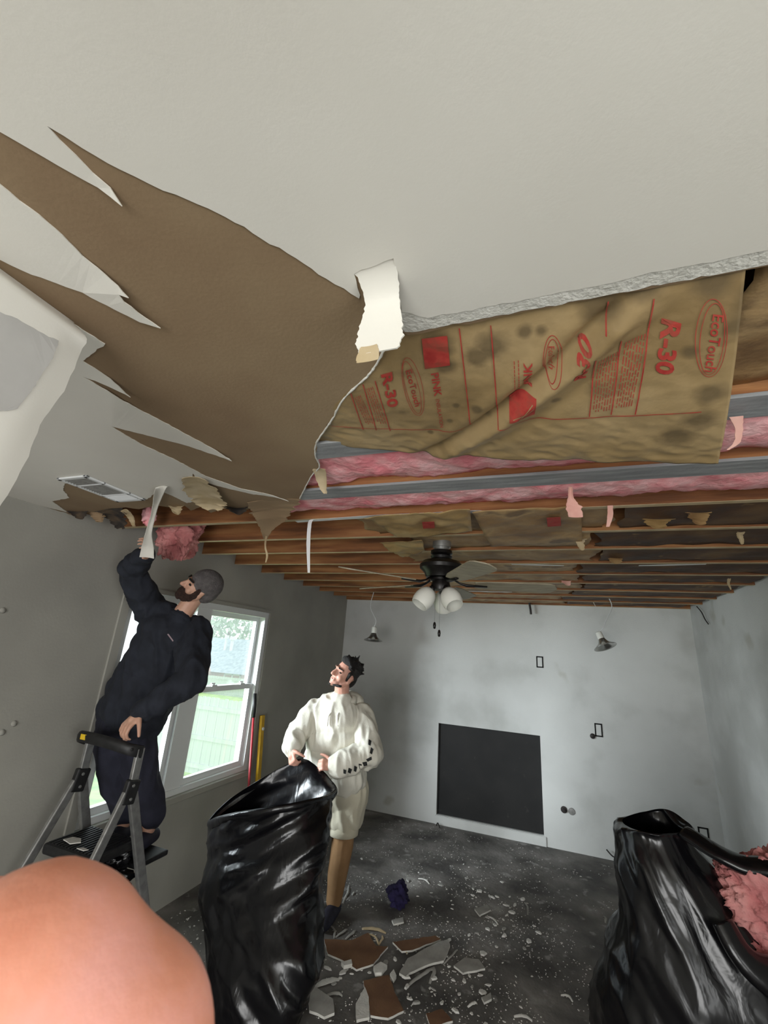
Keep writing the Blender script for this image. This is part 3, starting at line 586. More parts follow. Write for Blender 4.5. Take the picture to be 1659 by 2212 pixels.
WH = ['near the right-hand wall, front row', 'right of the narrow pink shred', 'above the tilted light', 'right of the fan, middle row', 'left of the tilted light', 'near the right corner of the ceiling', 'far right at the photo edge', 'over the far wall middle']
for k, (x, y, h, w, m) in enumerate([(1510, 1108, 26, .09, 'kraft2'), (1420, 1122, 20, .12, 'kraft'), (1330, 1206, 12, .10, 'kraft2'), (1255, 1165, 24, .05, 'tan'), (1225, 1255, 10, .08, 'pinkpaper'), (1575, 1250, 24, .02, 'tan'), (1600, 1150, 26, .03, 'tan'), (1110, 1262, 12, .06, 'kraft2')]):
    d0 = onZ(x, y, JB+.002)
    ribbon('paper_shred', [d0, onY(x-2, y+h*.4, d0[1]-.01), onY(x+3, y+h, d0[1]-.02)], [(1, .1, 0)]*3, [w, w*.8, w*.4], M[m], 'torn paper shred hanging from the joists, '+WH[k], 'torn paper', .0015, 16, 7, k*3.3, .5, .006)

M['mould'] = mat('sooty_torn_paper', [(34, 30, 30), (58, 50, 44), (92, 76, 58)], .9, 14)
for k, (x, y, x2, y2, w, m, lb_) in enumerate([(160, 1104, 176, 1122, .16, 'mould', 'sooty torn board paper at the grey wall below the register'), (205, 1106, 218, 1128, .12, 'paper', 'ragged brown board paper hanging beside the sooty piece'), (240, 1100, 262, 1140, .15, 'mould', 'dark ragged paper hanging over the top of the grey wall'), (272, 1100, 292, 1136, .05, 'tan', 'narrow tan paper strip behind the raised hand of the ladder man'), (375, 1094, 385, 1112, .10, 'tan', 'pale torn paper fringe right of the pulled white strip'), (505, 1098, 515, 1112, .16, 'mould', 'dark torn paper fringe left of the pointed brown piece')]):
    a = onZ(x, y, H+.004); c = onZ(x2, y2, H-.05); mid = (a*.45+c*.55)+np.array((0, 0, .015))
    ribbon('torn_paper', [a, mid, c], [(1, .2, 0)]*3, [w, w*.8, w*.25], M[m], lb_, 'torn paper', .002, 26, 9, k*7.7+1, .5, .012)
# ---------------------------------------------------------------- outside, seen through the window
M['grass'] = mat('lawn', [(120, 160, 62), (158, 190, 90), (184, 206, 120)], 0.95, 1.5, bump=0.3, bscale=8)
M['fence'] = mat('weathered_fence', [(176, 186, 172), (196, 204, 190)], 0.9, 2, stretch=(4, 4, 0.4))
def gz(y): return -1.3 if y < 5 else -1.3-(y-5)*0.075
ysg = [-25, 5, 15, 25, 35, 60]; v = []; f = []
for i, y in enumerate(ysg): v += [(-90, y, gz(y)), (-0.16, y, gz(y))]
for i in range(len(ysg)-1): f.append((2*i, 2*i+1, 2*i+3, 2*i+2))
v += [(x, y, -6.5) for x, y, z in v]; n_ = 2*len(ysg); f += [(0, 2*len(ysg)-2, n_+2*len(ysg)-2, n_), (1, 1+n_, n_+2*len(ysg)-1, 2*len(ysg)-1)]
tag(mk('ground', v, f, M['grass']), 'green lawn outside the window', 'lawn', kind='structure')
def make_fence(y, x0, x1, z0, z1, label, bw=0.14):
    t = thing('garden_fence', label, 'fence', ((x0+x1)/2, y, z0)); n = int((x1-x0)/bw); h = z1-z0; c = 0.03
    base = mk('picket', [(-bw/2+.003, -.009, 0), (bw/2-.003, -.009, 0), (bw/2-.003, -.009, h-c), (bw/2-c, -.009, h), (-bw/2+c, -.009, h), (-bw/2+.003, -.009, h-c), (-bw/2+.003, .009, 0), (bw/2-.003, .009, 0), (bw/2-.003, .009, h-c), (bw/2-c, .009, h), (-bw/2+c, .009, h), (-bw/2+.003, .009, h-c)],
              [(0, 1, 2, 3, 4, 5), (11, 10, 9, 8, 7, 6)]+[((i+1) % 6, i, i+6, (i+1) % 6+6) for i in range(6)], M['fence'])
    for i in range(n):
        o = base if i == 0 else base.copy()
        if i: COL.objects.link(o)
        o.parent = t; o.location = (x0+bw*(i+.5)-(x0+x1)/2, 0.004*random.uniform(-1, 1), 0.012*random.uniform(-1, 1))
    for q in (0.12, 0.47, 0.86): MB().box((x0, y-0.05, z0+h*q-0.045), (x1, y-0.012, z0+h*q+0.045)).build('fence_rail', M['fence'], t)
    return t
make_fence(4.0, -9.0, -3.0, -1.33, 0.40, 'pale board fence with dog-eared pickets just outside the window')
make_fence(31.0, -36.0, -21.0, -3.25, -1.62, 'distant grey board fence in front of the neighbouring house', 0.3)
M['hroof'] = mat('pale_shingle_roof', [(150, 164, 168), (178, 190, 192)], 0.9, 3, bump=0.3, bscale=6)
M['hwall'] = mat('house_brick', [(176, 140, 128), (196, 160, 146)], 0.9, 6)
hs_ = thing('neighbour_house', 'low brick house with pale roof beyond the far fence', 'house', (-31, 38, -3.6))
MB().box((-42, 36, -3.8), (-24, 44, -1.6)).build('house_wall', M['hwall'], hs_)
rf = mk('roof', [(-43, 35.4, -1.65), (-23, 35.4, -1.65), (-23, 44.6, -1.65), (-43, 44.6, -1.65), (-42, 40, 1.95), (-24, 40, 1.95)], [(0, 1, 5, 4), (2, 3, 4, 5), (1, 2, 5), (3, 0, 4), (3, 2, 1, 0)], M['hroof']); put(rf, hs_)
gb = mk('gable', [(-38.5, 34.2, -3.8), (-32.2, 34.2, -3.8), (-32.2, 34.2, -1.6), (-35.3, 34.2, 0.35), (-38.5, 34.2, -1.6), (-38.5, 37, -3.8), (-32.2, 37, -3.8), (-32.2, 37, -1.6), (-35.3, 37, 0.35), (-38.5, 37, -1.6)], [(0, 1, 2, 3, 4), (9, 8, 7, 6, 5), (0, 5, 6, 1), (1, 6, 7, 2), (2, 7, 8, 3), (3, 8, 9, 4), (4, 9, 5, 0)], M['hwall']); put(gb, hs_)
for x, y, w in ((-33.6, 34.2, 0.7), (-29.6, 36, 1.1)):
    b = MB(); b.box((x-w, y-0.12, -2.55), (x-w+.12, y, -1.72)); b.box((x+w-.12, y-0.12, -2.55), (x+w, y, -1.72)); b.box((x-.06, y-0.12, -2.55), (x+.06, y, -1.72)); b.box((x-w, y-0.12, -1.82), (x+w, y, -1.7)); b.box((x-w, y-0.12, -2.6), (x+w, y, -2.48))
    wo = b.build('house_window', M['trimw'], hs_); put(MB().box((x-w+.05, y-0.06, -2.5), (x+w-.05, y-0.04, -1.8)).build('pane', M['glass']), wo)
put(MB().tube([(-33.2, 38.4, 0.3), (-33.2, 38.4, 1.9)], 0.16).tube([(-33.2, 38.4, 1.9), (-33.2, 38.4, 2.3)], 0.26).build('vent_pipe', M['trimw']), hs_); put(MB().tube([(-32.3, 38.4, 0.3), (-32.3, 38.4, 1.8)], 0.2).tube([(-32.3, 38.4, 1.8), (-32.3, 38.4, 2.2)], 0.36).build('vent_pipe', M['trimw']), hs_)
M['leaf'] = mat('hazy_foliage', [(150, 168, 140), (182, 196, 172)], 0.95, 1.5); M['bark'] = mat('grey_bark', [(120, 112, 100)], 0.9)
for k, (x, y, s) in enumerate(((-44, 52, 6.0), (-33, 55, 5.0))):
    t = thing('tree', ['broad hazy tree behind the neighbouring house, left one', 'hazy tree behind the neighbouring house, right one'][k], 'tree', (x, y, -4), 'trees behind the neighbouring house')
    MB().tube([(x, y, -5), (x+.3, y, -1), (x, y, 3)], [.5, .4, .25]).build('trunk', M['bark'], t)
    vs = []; fs = []
    for i in range(1100):
        d = rng.normal(size=3); d /= np.linalg.norm(d); p = np.array((x, y, 3.2))+d*s*rng.uniform(.45, 1)*np.array((1, .8, .75)); a, c = rng.normal(size=3)*.28, rng.normal(size=3)*.28; q = len(vs); vs += [p, p+a, p+a+c, p+c]; fs.append((q, q+1, q+2, q+3))
    cr = mk('crown', vs, fs, M['leaf']); put(cr, t); cr['kind'] = 'stuff'

# ---------------------------------------------------------------- ceiling fan
FX, FY = 2.02, -3.05
fan = thing('ceiling_fan', 'dark bronze five-blade ceiling fan with white glass lamp shades', 'ceiling fan', (FX, FY, 2.10))
def fl_(b, name, m, sm=True):
    o = b.build(name, m, fan); 
    if sm: autosmooth(o, 35)
    return o
fl_(MB().lathe([(.001, 0), (.045, 0), (.045, .02), (.055, .022), (.055, .075), (.001, .075)], (FX, FY, 2.405)), 'mount_bracket', M['alu'])
fl_(MB().lathe([(.03, 0), (.06, .005), (.066, .02), (.05, .028), (.066, .036), (.064, .055), (.03, .06)], (FX, FY, 2.35)), 'canopy', M['bronze'])
fl_(MB().lathe([(.02, 0), (.09, .002), (.10, .03), (.128, .055), (.13, .075), (.11, .098), (.06, .112), (.02, .114)], (FX, FY, 2.24), 36), 'motor_housing', M['bronze'])
fl_(MB().lathe([(.02, 0), (.052, .004), (.058, .03), (.05, .055), (.066, .06), (.066, .072), (.02, .075)], (FX, FY, 2.165)), 'light_hub', M['bronze'])
M['blade'] = mat('driftwood_blade', [(140, 132, 112), (164, 156, 134)], 0.5, 9, stretch=(1, 8, 8))
bz = 2.208
for k in range(5):
    a = math.radians(13+72*k); ca, sa = math.cos(a), math.sin(a); G = np.zeros((22, 7, 3)); pt = math.radians(-12)
    for i in range(22):
        u = i/21; r = 0.20+0.46*u; hw = (0.052+0.022*u)*math.sqrt(max(0.0, 1-max(0, (u-0.86)/0.14)**2*0.98))*(0.75+0.25*min(1, u*8))
        for j in range(7):
            w = (2*j/6-1)*hw; G[i, j] = (FX+ca*r-sa*w*math.cos(pt), FY+sa*r+ca*w*math.cos(pt), bz+w*math.sin(pt))
    v, f = grid_sheet(G, 0.006); bo = mk('blade', v, f, M['blade']); put(autosmooth(bo, 40), fan)
    P0 = np.array((FX+ca*.07, FY+sa*.07, 2.238)); P1 = np.array((FX+ca*.15, FY+sa*.15, bz-.006)); P2 = np.array((FX+ca*.27, FY+sa*.27, bz-.008))
    put(MB().tube([P0, (P0+P1)/2-np.array((0, 0, .006)), P1, P2], [.014, .012, .02, .012], 8, squash=.45).build('blade_iron', M['bronze'], smooth=True), bo)
M['shade'] = mat('frosted_glass_shade', [(228, 228, 220)], 0.4, spec=0.5, sss=0.0)
for k, ang in enumerate((222, 318, 92)):
    a = math.radians(ang); ax = np.array((math.cos(a)*.62, math.sin(a)*.62, -.78)); c0 = np.array((FX, FY, 2.185))+np.array((math.cos(a), math.sin(a), 0))*.045
    arm = MB().tube([c0, c0+ax*.035], [.016, .022]).build('lamp_socket', M['bronze'], smooth=True); put(arm, fan)
    sh = MB().lathe([(.022, .03), (.036, .036), (.052, .06), (.060, .095), (.058, .125), (.050, .148), (.047, .148), (.054, .122), (.054, .095), (.046, .062), (.03, .04), (.02, .034)], c0, 26, ax).build('lamp_shade', M['shade'], fan); autosmooth(sh, 60)
for dx, dy, z1 in ((-.035, .02, 1.985), (.005, -.03, 1.94)):
    x, y = FX+dx, FY+dy; ch = MB().tube([(x, y, 2.17), (x, y, z1)], .0012, 5).build('pull_chain', M['alu'], fan)
    put(MB().lathe([(.001, 0), (.007, .004), (.009, .02), (.006, .036), (.001, .04)], (x, y, z1-.04), 12).build('chain_fob', M['bronze'], smooth=True), ch)

# ---------------------------------------------------------------- dangling recessed lights and wires
M['chrome'] = mat('chrome_trim', [(190, 190, 186)], 0.25, metal=0.9)
def downlight(c, ax, wire, label):
    t = thing('recessed_light', label, 'lamp', c); c = np.array(c, float); ax = np.array(ax, float); ax /= np.linalg.norm(ax)
    o = MB().lathe([(.030, .085), (.036, .07), (.05, .045), (.085, .018), (.108, .004), (.108, 0), (.10, 0), (.08, .012), (.046, .04), (.03, .06), (.004, .064), (.004, .085)], c, 30, -ax).build('reflector', M['chrome'], t); autosmooth(o, 50)
    o = MB().lathe([(.004, .08), (.030, .082), (.032, .10), (.030, .15), (.018, .162), (.004, .163)], c, 20, -ax).build('socket', M['shade'], t); autosmooth(o, 40)
    MB().tube(catmull(wire, 24), .004, 6).build('wire', M['trimw'], t, smooth=True); return t
p = onY(806, 1384, -0.7); q = p+np.array((0, 0, .16))
downlight(p, (0.02, -0.12, -1), [q, onY(812, 1340, -.7), onY(800, 1312, -.72), onY(806, 1284, -.75), onY(812, 1266, -.8)], 'chrome recessed light dangling on a white wire near the grey wall')
p = onY(1308, 1398, -0.7); ax = np.array((.35, -.3, -1.)); q = p-ax/np.linalg.norm(ax)*.16
downlight(p, ax, [q, onY(1301, 1358, -.7), onY(1305, 1350, -.69), onY(1312, 1335, -.67), onY(1322, 1310, -.64), onY(1312, 1282, -.62), onY(1318, 1262, -.6)], 'tilted recessed light dangling near the right-hand wall')
M['cable'] = mat('dark_cable', [(40, 34, 32)], 0.6); M['wcable'] = mat('pale_cable', [(200, 190, 176)], 0.6)
def cable(pts, r, m, label): return tag(MB().tube(catmull(pts, 20), r, 7).build('cable', m, smooth=True), label, 'cable')
cable([onY(1266, 1268, -.35), onY(1276, 1290, -.35), onY(1287, 1311, -.3)], .004, M['wcable'], 'short pale cable hanging from the joists left of the tilted light')
cable([onY(1143, 1300, -.06), onY(1146, 1318, -.06), onY(1147, 1327, -.06)], .012, M['cable'], 'stubby dark cable hanging over the top of the far wall')
cable([onX(1505, 1310, W-.02), onX(1515, 1322, W-.03), onX(1523, 1338, W-.02), onX(1530, 1348, W-.02)], .005, M['cable'], 'dark cable end hanging at the top of the right-hand wall')
cable([onY(1310, 1835, -.04), onY(1324, 1850, -.05), onY(1345, 1858, -.03)], .006, M['cable'], 'dark wire stub at the floor edge beside the bag spilling insulation')
cable([onY(940, 1795, -.04), onY(945, 1778, -.06), onY(950, 1788, -.12)], .006, M['cable'], 'dark wire loop at the left foot of the fireplace cover')

# ---------------------------------------------------------------- boxes in the far wall
def ebox(x, y, w, h, label, inner=True):
    c = onY(x, y, 0.0); t = thing('electrical_box', label, 'electrical box', (c[0], -0.004, c[2]))
    b = MB(); r = .013
    b.box((c[0]-w/2, -.006, c[2]-h/2), (c[0]-w/2+r, .0, c[2]+h/2)); b.box((c[0]+w/2-r, -.006, c[2]-h/2), (c[0]+w/2, .0, c[2]+h/2)); b.box((c[0]-w/2, -.006, c[2]+h/2-r), (c[0]+w/2, .0, c[2]+h/2)); b.box((c[0]-w/2, -.006, c[2]-h/2), (c[0]+w/2, .0, c[2]-h/2+r))
    b.build('box_rim', M['dark'], t, bevel=.002)
    MB().box((c[0]-w/2+r, -.004, c[2]-h/2+r), (c[0]+w/2-r, 0, c[2]+h/2-r)).build('box_cover', M['wall_b'] if inner else M['alu'], t); return t
ebox(1166, 1430, .075, .125, 'small outlet box high on the far wall above the fireplace cover')
ebox(1293, 1577, .075, .13, 'outlet box in the middle of the far wall, right of the fireplace cover')
ebox(1520, 1803, .085, .12, 'low outlet box in the far wall near the right corner')
c = onY(1280, 1590, 0); kn = MB().lathe([(.001, 0), (.026, .001), (.026, .01), (.018, .018), (.001, .02)], c, 16, (0, -1, 0)).build('round_cap', M['cable'], smooth=True); tag(kn, 'small dark round cap beside the middle outlet box', 'wall cap')
c = onY(1225, 1750, 0); gv = thing('gas_valve', 'small round valve and plate low on the far wall', 'valve', c)
MB().lathe([(.001, 0), (.032, .001), (.032, .006), (.012, .008), (.012, .03), (.001, .031)], c+np.array((-.03, 0, 0)), 16, (0, -1, 0)).build('valve_plate', M['cable'], gv); MB().lathe([(.001, 0), (.034, .001), (.030, .006), (.001, .007)], c+np.array((.045, 0, -.005)), 16, (0, -1, 0)).build('cover_plate', M['alu'], gv)
for k, (x, y) in enumerate(((30, 1563), (6, 1318), (4, 1582))):
    c = onX(x, y, 0.0); tag(MB().lathe([(.001, 0), (.016, .001), (.012, .006), (.001, .008)], c, 12, (1, 0, .2)).build('wall_anchor', M['wall_l'], smooth=True), ['round screw anchor in the grey wall left of the ladder', 'screw anchor high on the grey wall at the photo edge', 'lower screw anchor on the grey wall at the photo edge'][k], 'wall anchor')
# poles leaning at the window
M['yellow'] = mat('yellow_level', [(206, 160, 30), (222, 178, 44)], 0.5, 20); M['redm'] = mat('red_handle', [(140, 30, 40), (160, 44, 50)], 0.45, 20)
tp = onX(567, 1545, 0.03); yl = thing('spirit_level', 'yellow spirit level standing against the grey wall right of the window', 'spirit level', (0.10, tp[1]+.02, 0))
MB().bar((0.12, tp[1]+.02, 0.003), tp, .026, .05, (1, 0, 0)).build('level_body', M['yellow'], yl, bevel=.004)
for q in (.1, .5, .9):
    pq = np.array((0.12, tp[1]+.02, 0))*(1-q)+tp*q; MB().lathe([(.001, 0), (.014, 0), (.014, .012), (.001, .012)], pq+np.array((.010, 0, 0)), 14, (1, 0, 0)).build('vial', M['trimw'], yl)
tp = onX(551, 1498, 0.045); rp = thing('red_pole', 'thin dark-red pole with black grip leaning beside the window', 'pole', (0.13, tp[1], 0))
lo_ = np.array((0.16, tp[1]+.03, .012)); MB().tube([lo_, lo_*.14+tp*.86], .011, 10).build('shaft', M['redm'], rp, smooth=True); MB().tube([lo_*.15+tp*.85, lo_*.08+tp*.92, tp], [.017, .019, .015], 10).build('grip', M['bplastic'], rp, smooth=True)
# ---------------------------------------------------------------- step ladder
lad = thing('step_ladder', 'aluminium step ladder with black platform and black top tray by the grey wall', 'ladder', (0.36, -3.6, 0))
LY = -3.60; TZ = 1.235; XL, XR = 0.185, 0.555
def lb(b, name, m, bevel=0.0, sm=False): return b.build(name, m, lad, smooth=sm, bevel=bevel)
# curved black tray / handle on top
tp_ = catmull([(XL-.03, LY-.01, TZ-.01), (XL-.02, LY-.06, TZ+.012), (XL+.12, LY-.085, TZ+.02), (XR-.12, LY-.085, TZ+.014), (XR-.012, LY-.055, TZ-.006), (XR+.012, LY, TZ-.024)], 30)
b = MB(); G = []
for p in tp_: G.append([p+np.array((0, 0, .024)), p+np.array((0, .012, .028)), p+np.array((0, .016, 0)), p+np.array((0, .012, -.028)), p+np.array((0, 0, -.026)), p+np.array((0, -.006, -.014)), p+np.array((0, -.007, .012))])
n7 = 7; vv = [q for r in G for q in r]; ff = [(i*n7+j, i*n7+(j+1) % n7, (i+1)*n7+(j+1) % n7, (i+1)*n7+j) for i in range(29) for j in range(n7)]+[tuple(range(6, -1, -1)), tuple(29*n7+j for j in range(n7))]
tr = mk('top_tray', vv, ff, M['bplastic']); put(autosmooth(tr, 50), lad)
tb = MB().box((XL-.02, LY-.055, TZ-.012), (XR+.005, LY+.03, TZ+.004)).build('tray_floor', M['bplastic'], bevel=.006); put(tb, tr)
M['ylabel'] = mat('yellow_sticker', [(228, 190, 40)], 0.5)
yc = tp_[9]; st = MB().box((yc[0]-.022, yc[1]-.0085, yc[2]-.010), (yc[0]+.022, yc[1]-.0072, yc[2]+.016)).build('sticker', M['ylabel']); put(st, tr)
HZ = 1.03
for x, sgn in ((XL, -1), (XR, 1)):
    lb(MB().bar((x, LY+.005, HZ-.02), (x, LY+.005, TZ-.005), .045, .022, (0, 1, 0)), 'upright', M['alu'], .004)
    hg = lb(MB().bar((x, LY-.012, HZ-.055), (x, LY+.006, HZ+.055), .075, .034, (0, 1, 0)), 'hinge', M['bplastic'], .008)
    for dz in (-.03, .03): put(MB().lathe([(.001, 0), (.008, 0), (.007, .004), (.001, .005)], (x+sgn*.017 if sgn > 0 else x+.017, LY-.004, HZ+dz), 12, (1, 0, 0)).build('rivet', M['alu']), hg)
    fr0 = np.array((x, LY-.02, HZ)); fr1 = np.array((x+sgn*.03, LY-.47, 0.03)); lb(MB().bar(fr0, fr1, .045, .024, (0, 1, 0)), 'front_rail', M['alu'], .005)
    rr1 = np.array((x+sgn*.03, LY+.40, 0.03)); lb(MB().bar((x, LY+.015, HZ-.01), rr1, .05, .026, (0, 1, 0)), 'rear_rail', M['alu'], .005)
    for e_ in (fr1, rr1): lb(MB().box((e_[0]-.02, e_[1]-.035, 0.0), (e_[0]+.02, e_[1]+.035, .05)), 'rubber_foot', M['bplastic'], .006)
PZ = 0.785
pl = lb(MB().box((XL+.015, LY-.13, PZ-.05), (XR-.015, LY+.13, PZ)), 'platform', M['bplastic'], .014)
for k in range(15):
    x = XL+.035+k*.0228; put(MB().box((x, LY-.115, PZ), (x+.010, LY+.115, PZ+.004)).build('grip_rib', M['bplastic']), pl)
for z, y in ((0.52, LY-.245), (0.27, LY-.355)):
    lb(MB().box((XL-.01, y-.05, z-.025), (XR+.01, y+.05, z)), 'step', M['alu'], .006)
lb(MB().box((XL+.0, LY+.17, 0.655-.028), (XR-.02, LY+.38, 0.655)), 'rear_step', M['bplastic'], .008)
lb(MB().bar((XL-.02, LY+.33, .25), (XR+.02, LY+.33, .25), .03, .015, (0, 0, 1)), 'rear_brace', M['alu'], .003)
M['plaster'] = mat('plaster_chip', [(206, 204, 198), (226, 224, 218)], 0.9, 20, bump=0.2, bscale=80)
M['plasterb'] = mat('brown_backed_board', [(104, 72, 50), (126, 92, 64)], 0.9, 6, bump=0.1)
M['plasterg'] = mat('dusty_board', [(150, 148, 142), (176, 174, 168)], 0.9, 9, bump=0.1)
def shard(name, c, pts, m, label, h=0.008, tilt=(0, 0), cat='debris', rot=0.0, group=None):
    """flat broken piece; pts 2-D outline around c"""
    q = rough_outline(pts, 0.03, 0.004); o = slab(name, q, 0, h, (m, M['gyp'] if m is not M['trimw'] else m))
    o.location = c; o.rotation_euler = (tilt[0], tilt[1], rot); return tag(o, label, cat, group)
shard('plaster_chip', (0.32, -3.66, PZ+.0075), [(-.05, -.02), (.02, -.035), (.05, 0), (.01, .03), (-.04, .02)], M['plaster'], 'white plaster chip lying on the black ladder platform', .004)
shard('plaster_chip', (0.44, -3.70, PZ+.0075), [(-.03, -.01), (.02, -.012), (.03, .006), (-.01, .01)], M['plaster'], 'thin plaster sliver at the front edge of the ladder platform', .003)

# ---------------------------------------------------------------- black refuse bags
def bagmat(name, bs):
    m = bpy.data.materials.new(name); m.use_nodes = True; n = m.node_tree.nodes; l = m.node_tree.links; b = n['Principled BSDF']
    b.inputs['Base Color'].default_value = lin((13, 13, 16)); b.inputs['Roughness'].default_value = 0.24; b.inputs['Specular IOR Level'].default_value = 0.55
    tc = n.new('ShaderNodeTexCoord'); no = n.new('ShaderNodeTexNoise'); no.inputs['Scale'].default_value = bs; no.inputs['Detail'].default_value = 3; no.inputs['Distortion'].default_value = 1.2
    mp = n.new('ShaderNodeMapping'); mp.inputs['Scale'].default_value = (1, 1, 0.45); mp.inputs['Rotation'].default_value = (0.5, 0.3, 0); l.new(tc.outputs['Object'], mp.inputs[0]); l.new(mp.outputs[0], no.inputs['Vector'])
    bp_ = n.new('ShaderNodeBump'); bp_.inputs['Strength'].default_value = 0.22; bp_.inputs['Distance'].default_value = 0.02; l.new(no.outputs['Fac'], bp_.inputs['Height']); l.new(bp_.outputs[0], b.inputs['Normal']); return m
M['bag'] = bagmat('black_bag_plastic', 9)
def fold(p, seed):
    """creased plastic: long ridges along a slanted direction that changes with height"""
    k = min(1, max(0, (p[2]-.34)/.24)); k = k*k*(3-2*k)
    e1 = np.array((.80, .25, .50)) if seed < 5 else np.array((.35, -.2, -.9)); e0 = np.array((.70, .2, -.65)) if seed < 5 else np.array((.55, -.2, -.8)); r = 0.0
    for e, w in ((e1, k), (e0, 1-k)):
        e = e/np.linalg.norm(e); n_ = np.array((-e[2], 0, e[0])); n_ = n_/np.linalg.norm(n_); m_ = np.cross(e, n_); al, ac, ad = p@e, p@n_, p@m_
        q = 0.0
        for fr, am in ((5.5, .6), (12, .34), (25, .16)): q += am*(1-2.6*abs(noise.noise(Vector((ac*fr+seed, al*fr*.22, ad*fr*.5)))))
        r += w*q
    return r
def bag_mesh(rings, N, R, seed, amp, drape=None):
    """rings: list of (N,3) arrays from bottom to top, interpolated to R rows"""
    K = [np.array(r) for r in rings]; rows = np.zeros((R, N, 3))
    for j in range(N): rows[:, j] = catmull([k[j] for k in K], R)
    cen = rows.mean(axis=1, keepdims=True)
    for i in range(R):
        for j in range(N):
            p = rows[i, j]; d = p-cen[i, 0]; d[2] *= 0.3; L = np.linalg.norm(d)+1e-6; w = min(1, (R-1-i)/4+.35)
            rows[i, j] = p+d/L*amp*w*(fold(p, seed)-0.4)
            rows[i, j, 2] = max(rows[i, j, 2], 0.004)
    v = list(rows.reshape(-1, 3)); f = [(i*N+j, i*N+(j+1) % N, (i+1)*N+(j+1) % N, (i+1)*N+j) for i in range(R-1) for j in range(N)]
    f.append(tuple(range(N-1, -1, -1)))
    return v, f, rows
N = 130
# bag held open by the man in the white hoodie
def ring_px(xl, yl, xr, yr, Y, depth, N=N, e=2.3):
    a, c = onY(xl, yl, Y), onY(xr, yr, Y); m = (a+c)/2; h = (a-c)/2; back = np.array((-.30, .95, 0.0))*depth; out = []
    for k in range(N):
        t = 2*PI*k/N; ct, s_ = math.cos(t), math.sin(t); out.append(m+h*math.copysign(abs(ct)**(2/e), ct)+back*math.copysign(abs(s_)**(2/e), s_))
    return np.array(out)
rim = catmull([onY(457, 1768, -2.86), onY(505, 1722, -2.72), onY(570, 1680, -2.60), onY(628, 1648, -2.52), onY(655, 1640, -2.50), onY(690, 1662, -2.48), onY(718, 1690, -2.52), onY(716, 1712, -2.66), onY(660, 1728, -2.90), onY(590, 1742, -3.03), onY(520, 1752, -3.02), onY(470, 1764, -2.94)], N, True)
rings = [ring_px(510, 2225, 610, 2225, -3.05, .14), ring_px(482, 2190, 655, 2178, -3.05, .22), ring_px(466, 2130, 686, 2110, -3.02, .27), ring_px(456, 2040, 694, 2030, -2.98, .28), ring_px(448, 1960, 694, 1955, -2.92, .27), ring_px(442, 1900, 696, 1900, -2.88, .26), ring_px(452, 1850, 702, 1840, -2.84, .25), ring_px(455, 1800, 710, 1770, -2.80, .24), rim]
v, f, rows = bag_mesh(rings, N, 104, 3.3, 0.034)
lbag = mk('refuse_bag', v, f, M['bag'], smooth=True); tag(lbag, 'tall open black bin bag held by the man in the white hoodie', 'bin bag')
# folded-over collar of the bag mouth
G = np.zeros((8, N, 3)); top_ = rows[-1]; cc = top_.mean(axis=0)
for i in range(8):
    for j in range(N):
        d = top_[j]-cc; d[2] = 0; d /= np.linalg.norm(d)+1e-6; u = i/7; G[i, j] = top_[j]+d*(.006+.012*math.sin(PI*u))+np.array((0, 0, .006*math.sin(PI*min(1, u*2))-(.05+.02*noise.noise(Vector((j*.12, 2, 0))))*u))
v = list(G.reshape(-1, 3)); f = [(i*N+j, i*N+(j+1) % N, (i+1)*N+(j+1) % N, (i+1)*N+j) for i in range(7) for j in range(N)]
put(mk('bag_collar', v, f, M['bag'], smooth=True), lbag)
# bag at the right edge, full of insulation
def ring3(c, ax, ay, tilt=(0, 0), N=N, e=2.2):
    c = np.array(c, float); out = []
    for k in range(N):
        t = 2*PI*k/N; ct, s_ = math.cos(t), math.sin(t); x = ax*math.copysign(abs(ct)**(2/e), ct); y = ay*math.copysign(abs(s_)**(2/e), s_); out.append(c+np.array((-x, y, -x*tilt[0]+y*tilt[1])))
    return np.array(out)
rimr = catmull([onY(1347, 1778, -2.86), onY(1360, 1762, -2.80), onY(1400, 1752, -2.74), onY(1440, 1748, -2.74), onY(1475, 1768, -2.78), onY(1490, 1790, -2.90), onY(1440, 1800, -3.0), onY(1385, 1795, -3.0)], N, True)
rr = [ring3((3.20, -2.80, 0.004), .26, .22), ring3((3.20, -2.80, 0.05), .36, .30), ring3((3.20, -2.82, .24), .47, .36), ring3((3.20, -2.84, .42), .475, .36), ring3((3.18, -2.86, .60), .38, .32), ring3((3.14, -2.87, .78), .29, .26), ring3((3.06, -2.87, .95), .22, .20), ring3((3.02, -2.87, 1.07), .145, .14), rimr]
v, f, rows = bag_mesh(rr, N, 96, 8.1, 0.036)
rbag = mk('refuse_bag', v, f, M['bag'], smooth=True); tag(rbag, 'black bin bag at the right edge with pink insulation spilling out', 'bin bag')
lobe = [ring3((3.56, -2.82, 0.004), .20, .18), ring3((3.57, -2.82, .06), .29, .24), ring3((3.58, -2.83, .28), .33, .27), ring3((3.57, -2.84, .50), .31, .25), ring3((3.55, -2.84, .70), .27, .22), ring3((3.54, -2.83, .84), .22, .17), ring3((3.53, -2.82, .90), .12, .09)]
v, f, rows = bag_mesh(lobe, N, 60, 8.4, 0.034); f.append(tuple((60-1)*N+j for j in range(N))); put(mk('bag_side', v, f, M['bag'], smooth=True), rbag)
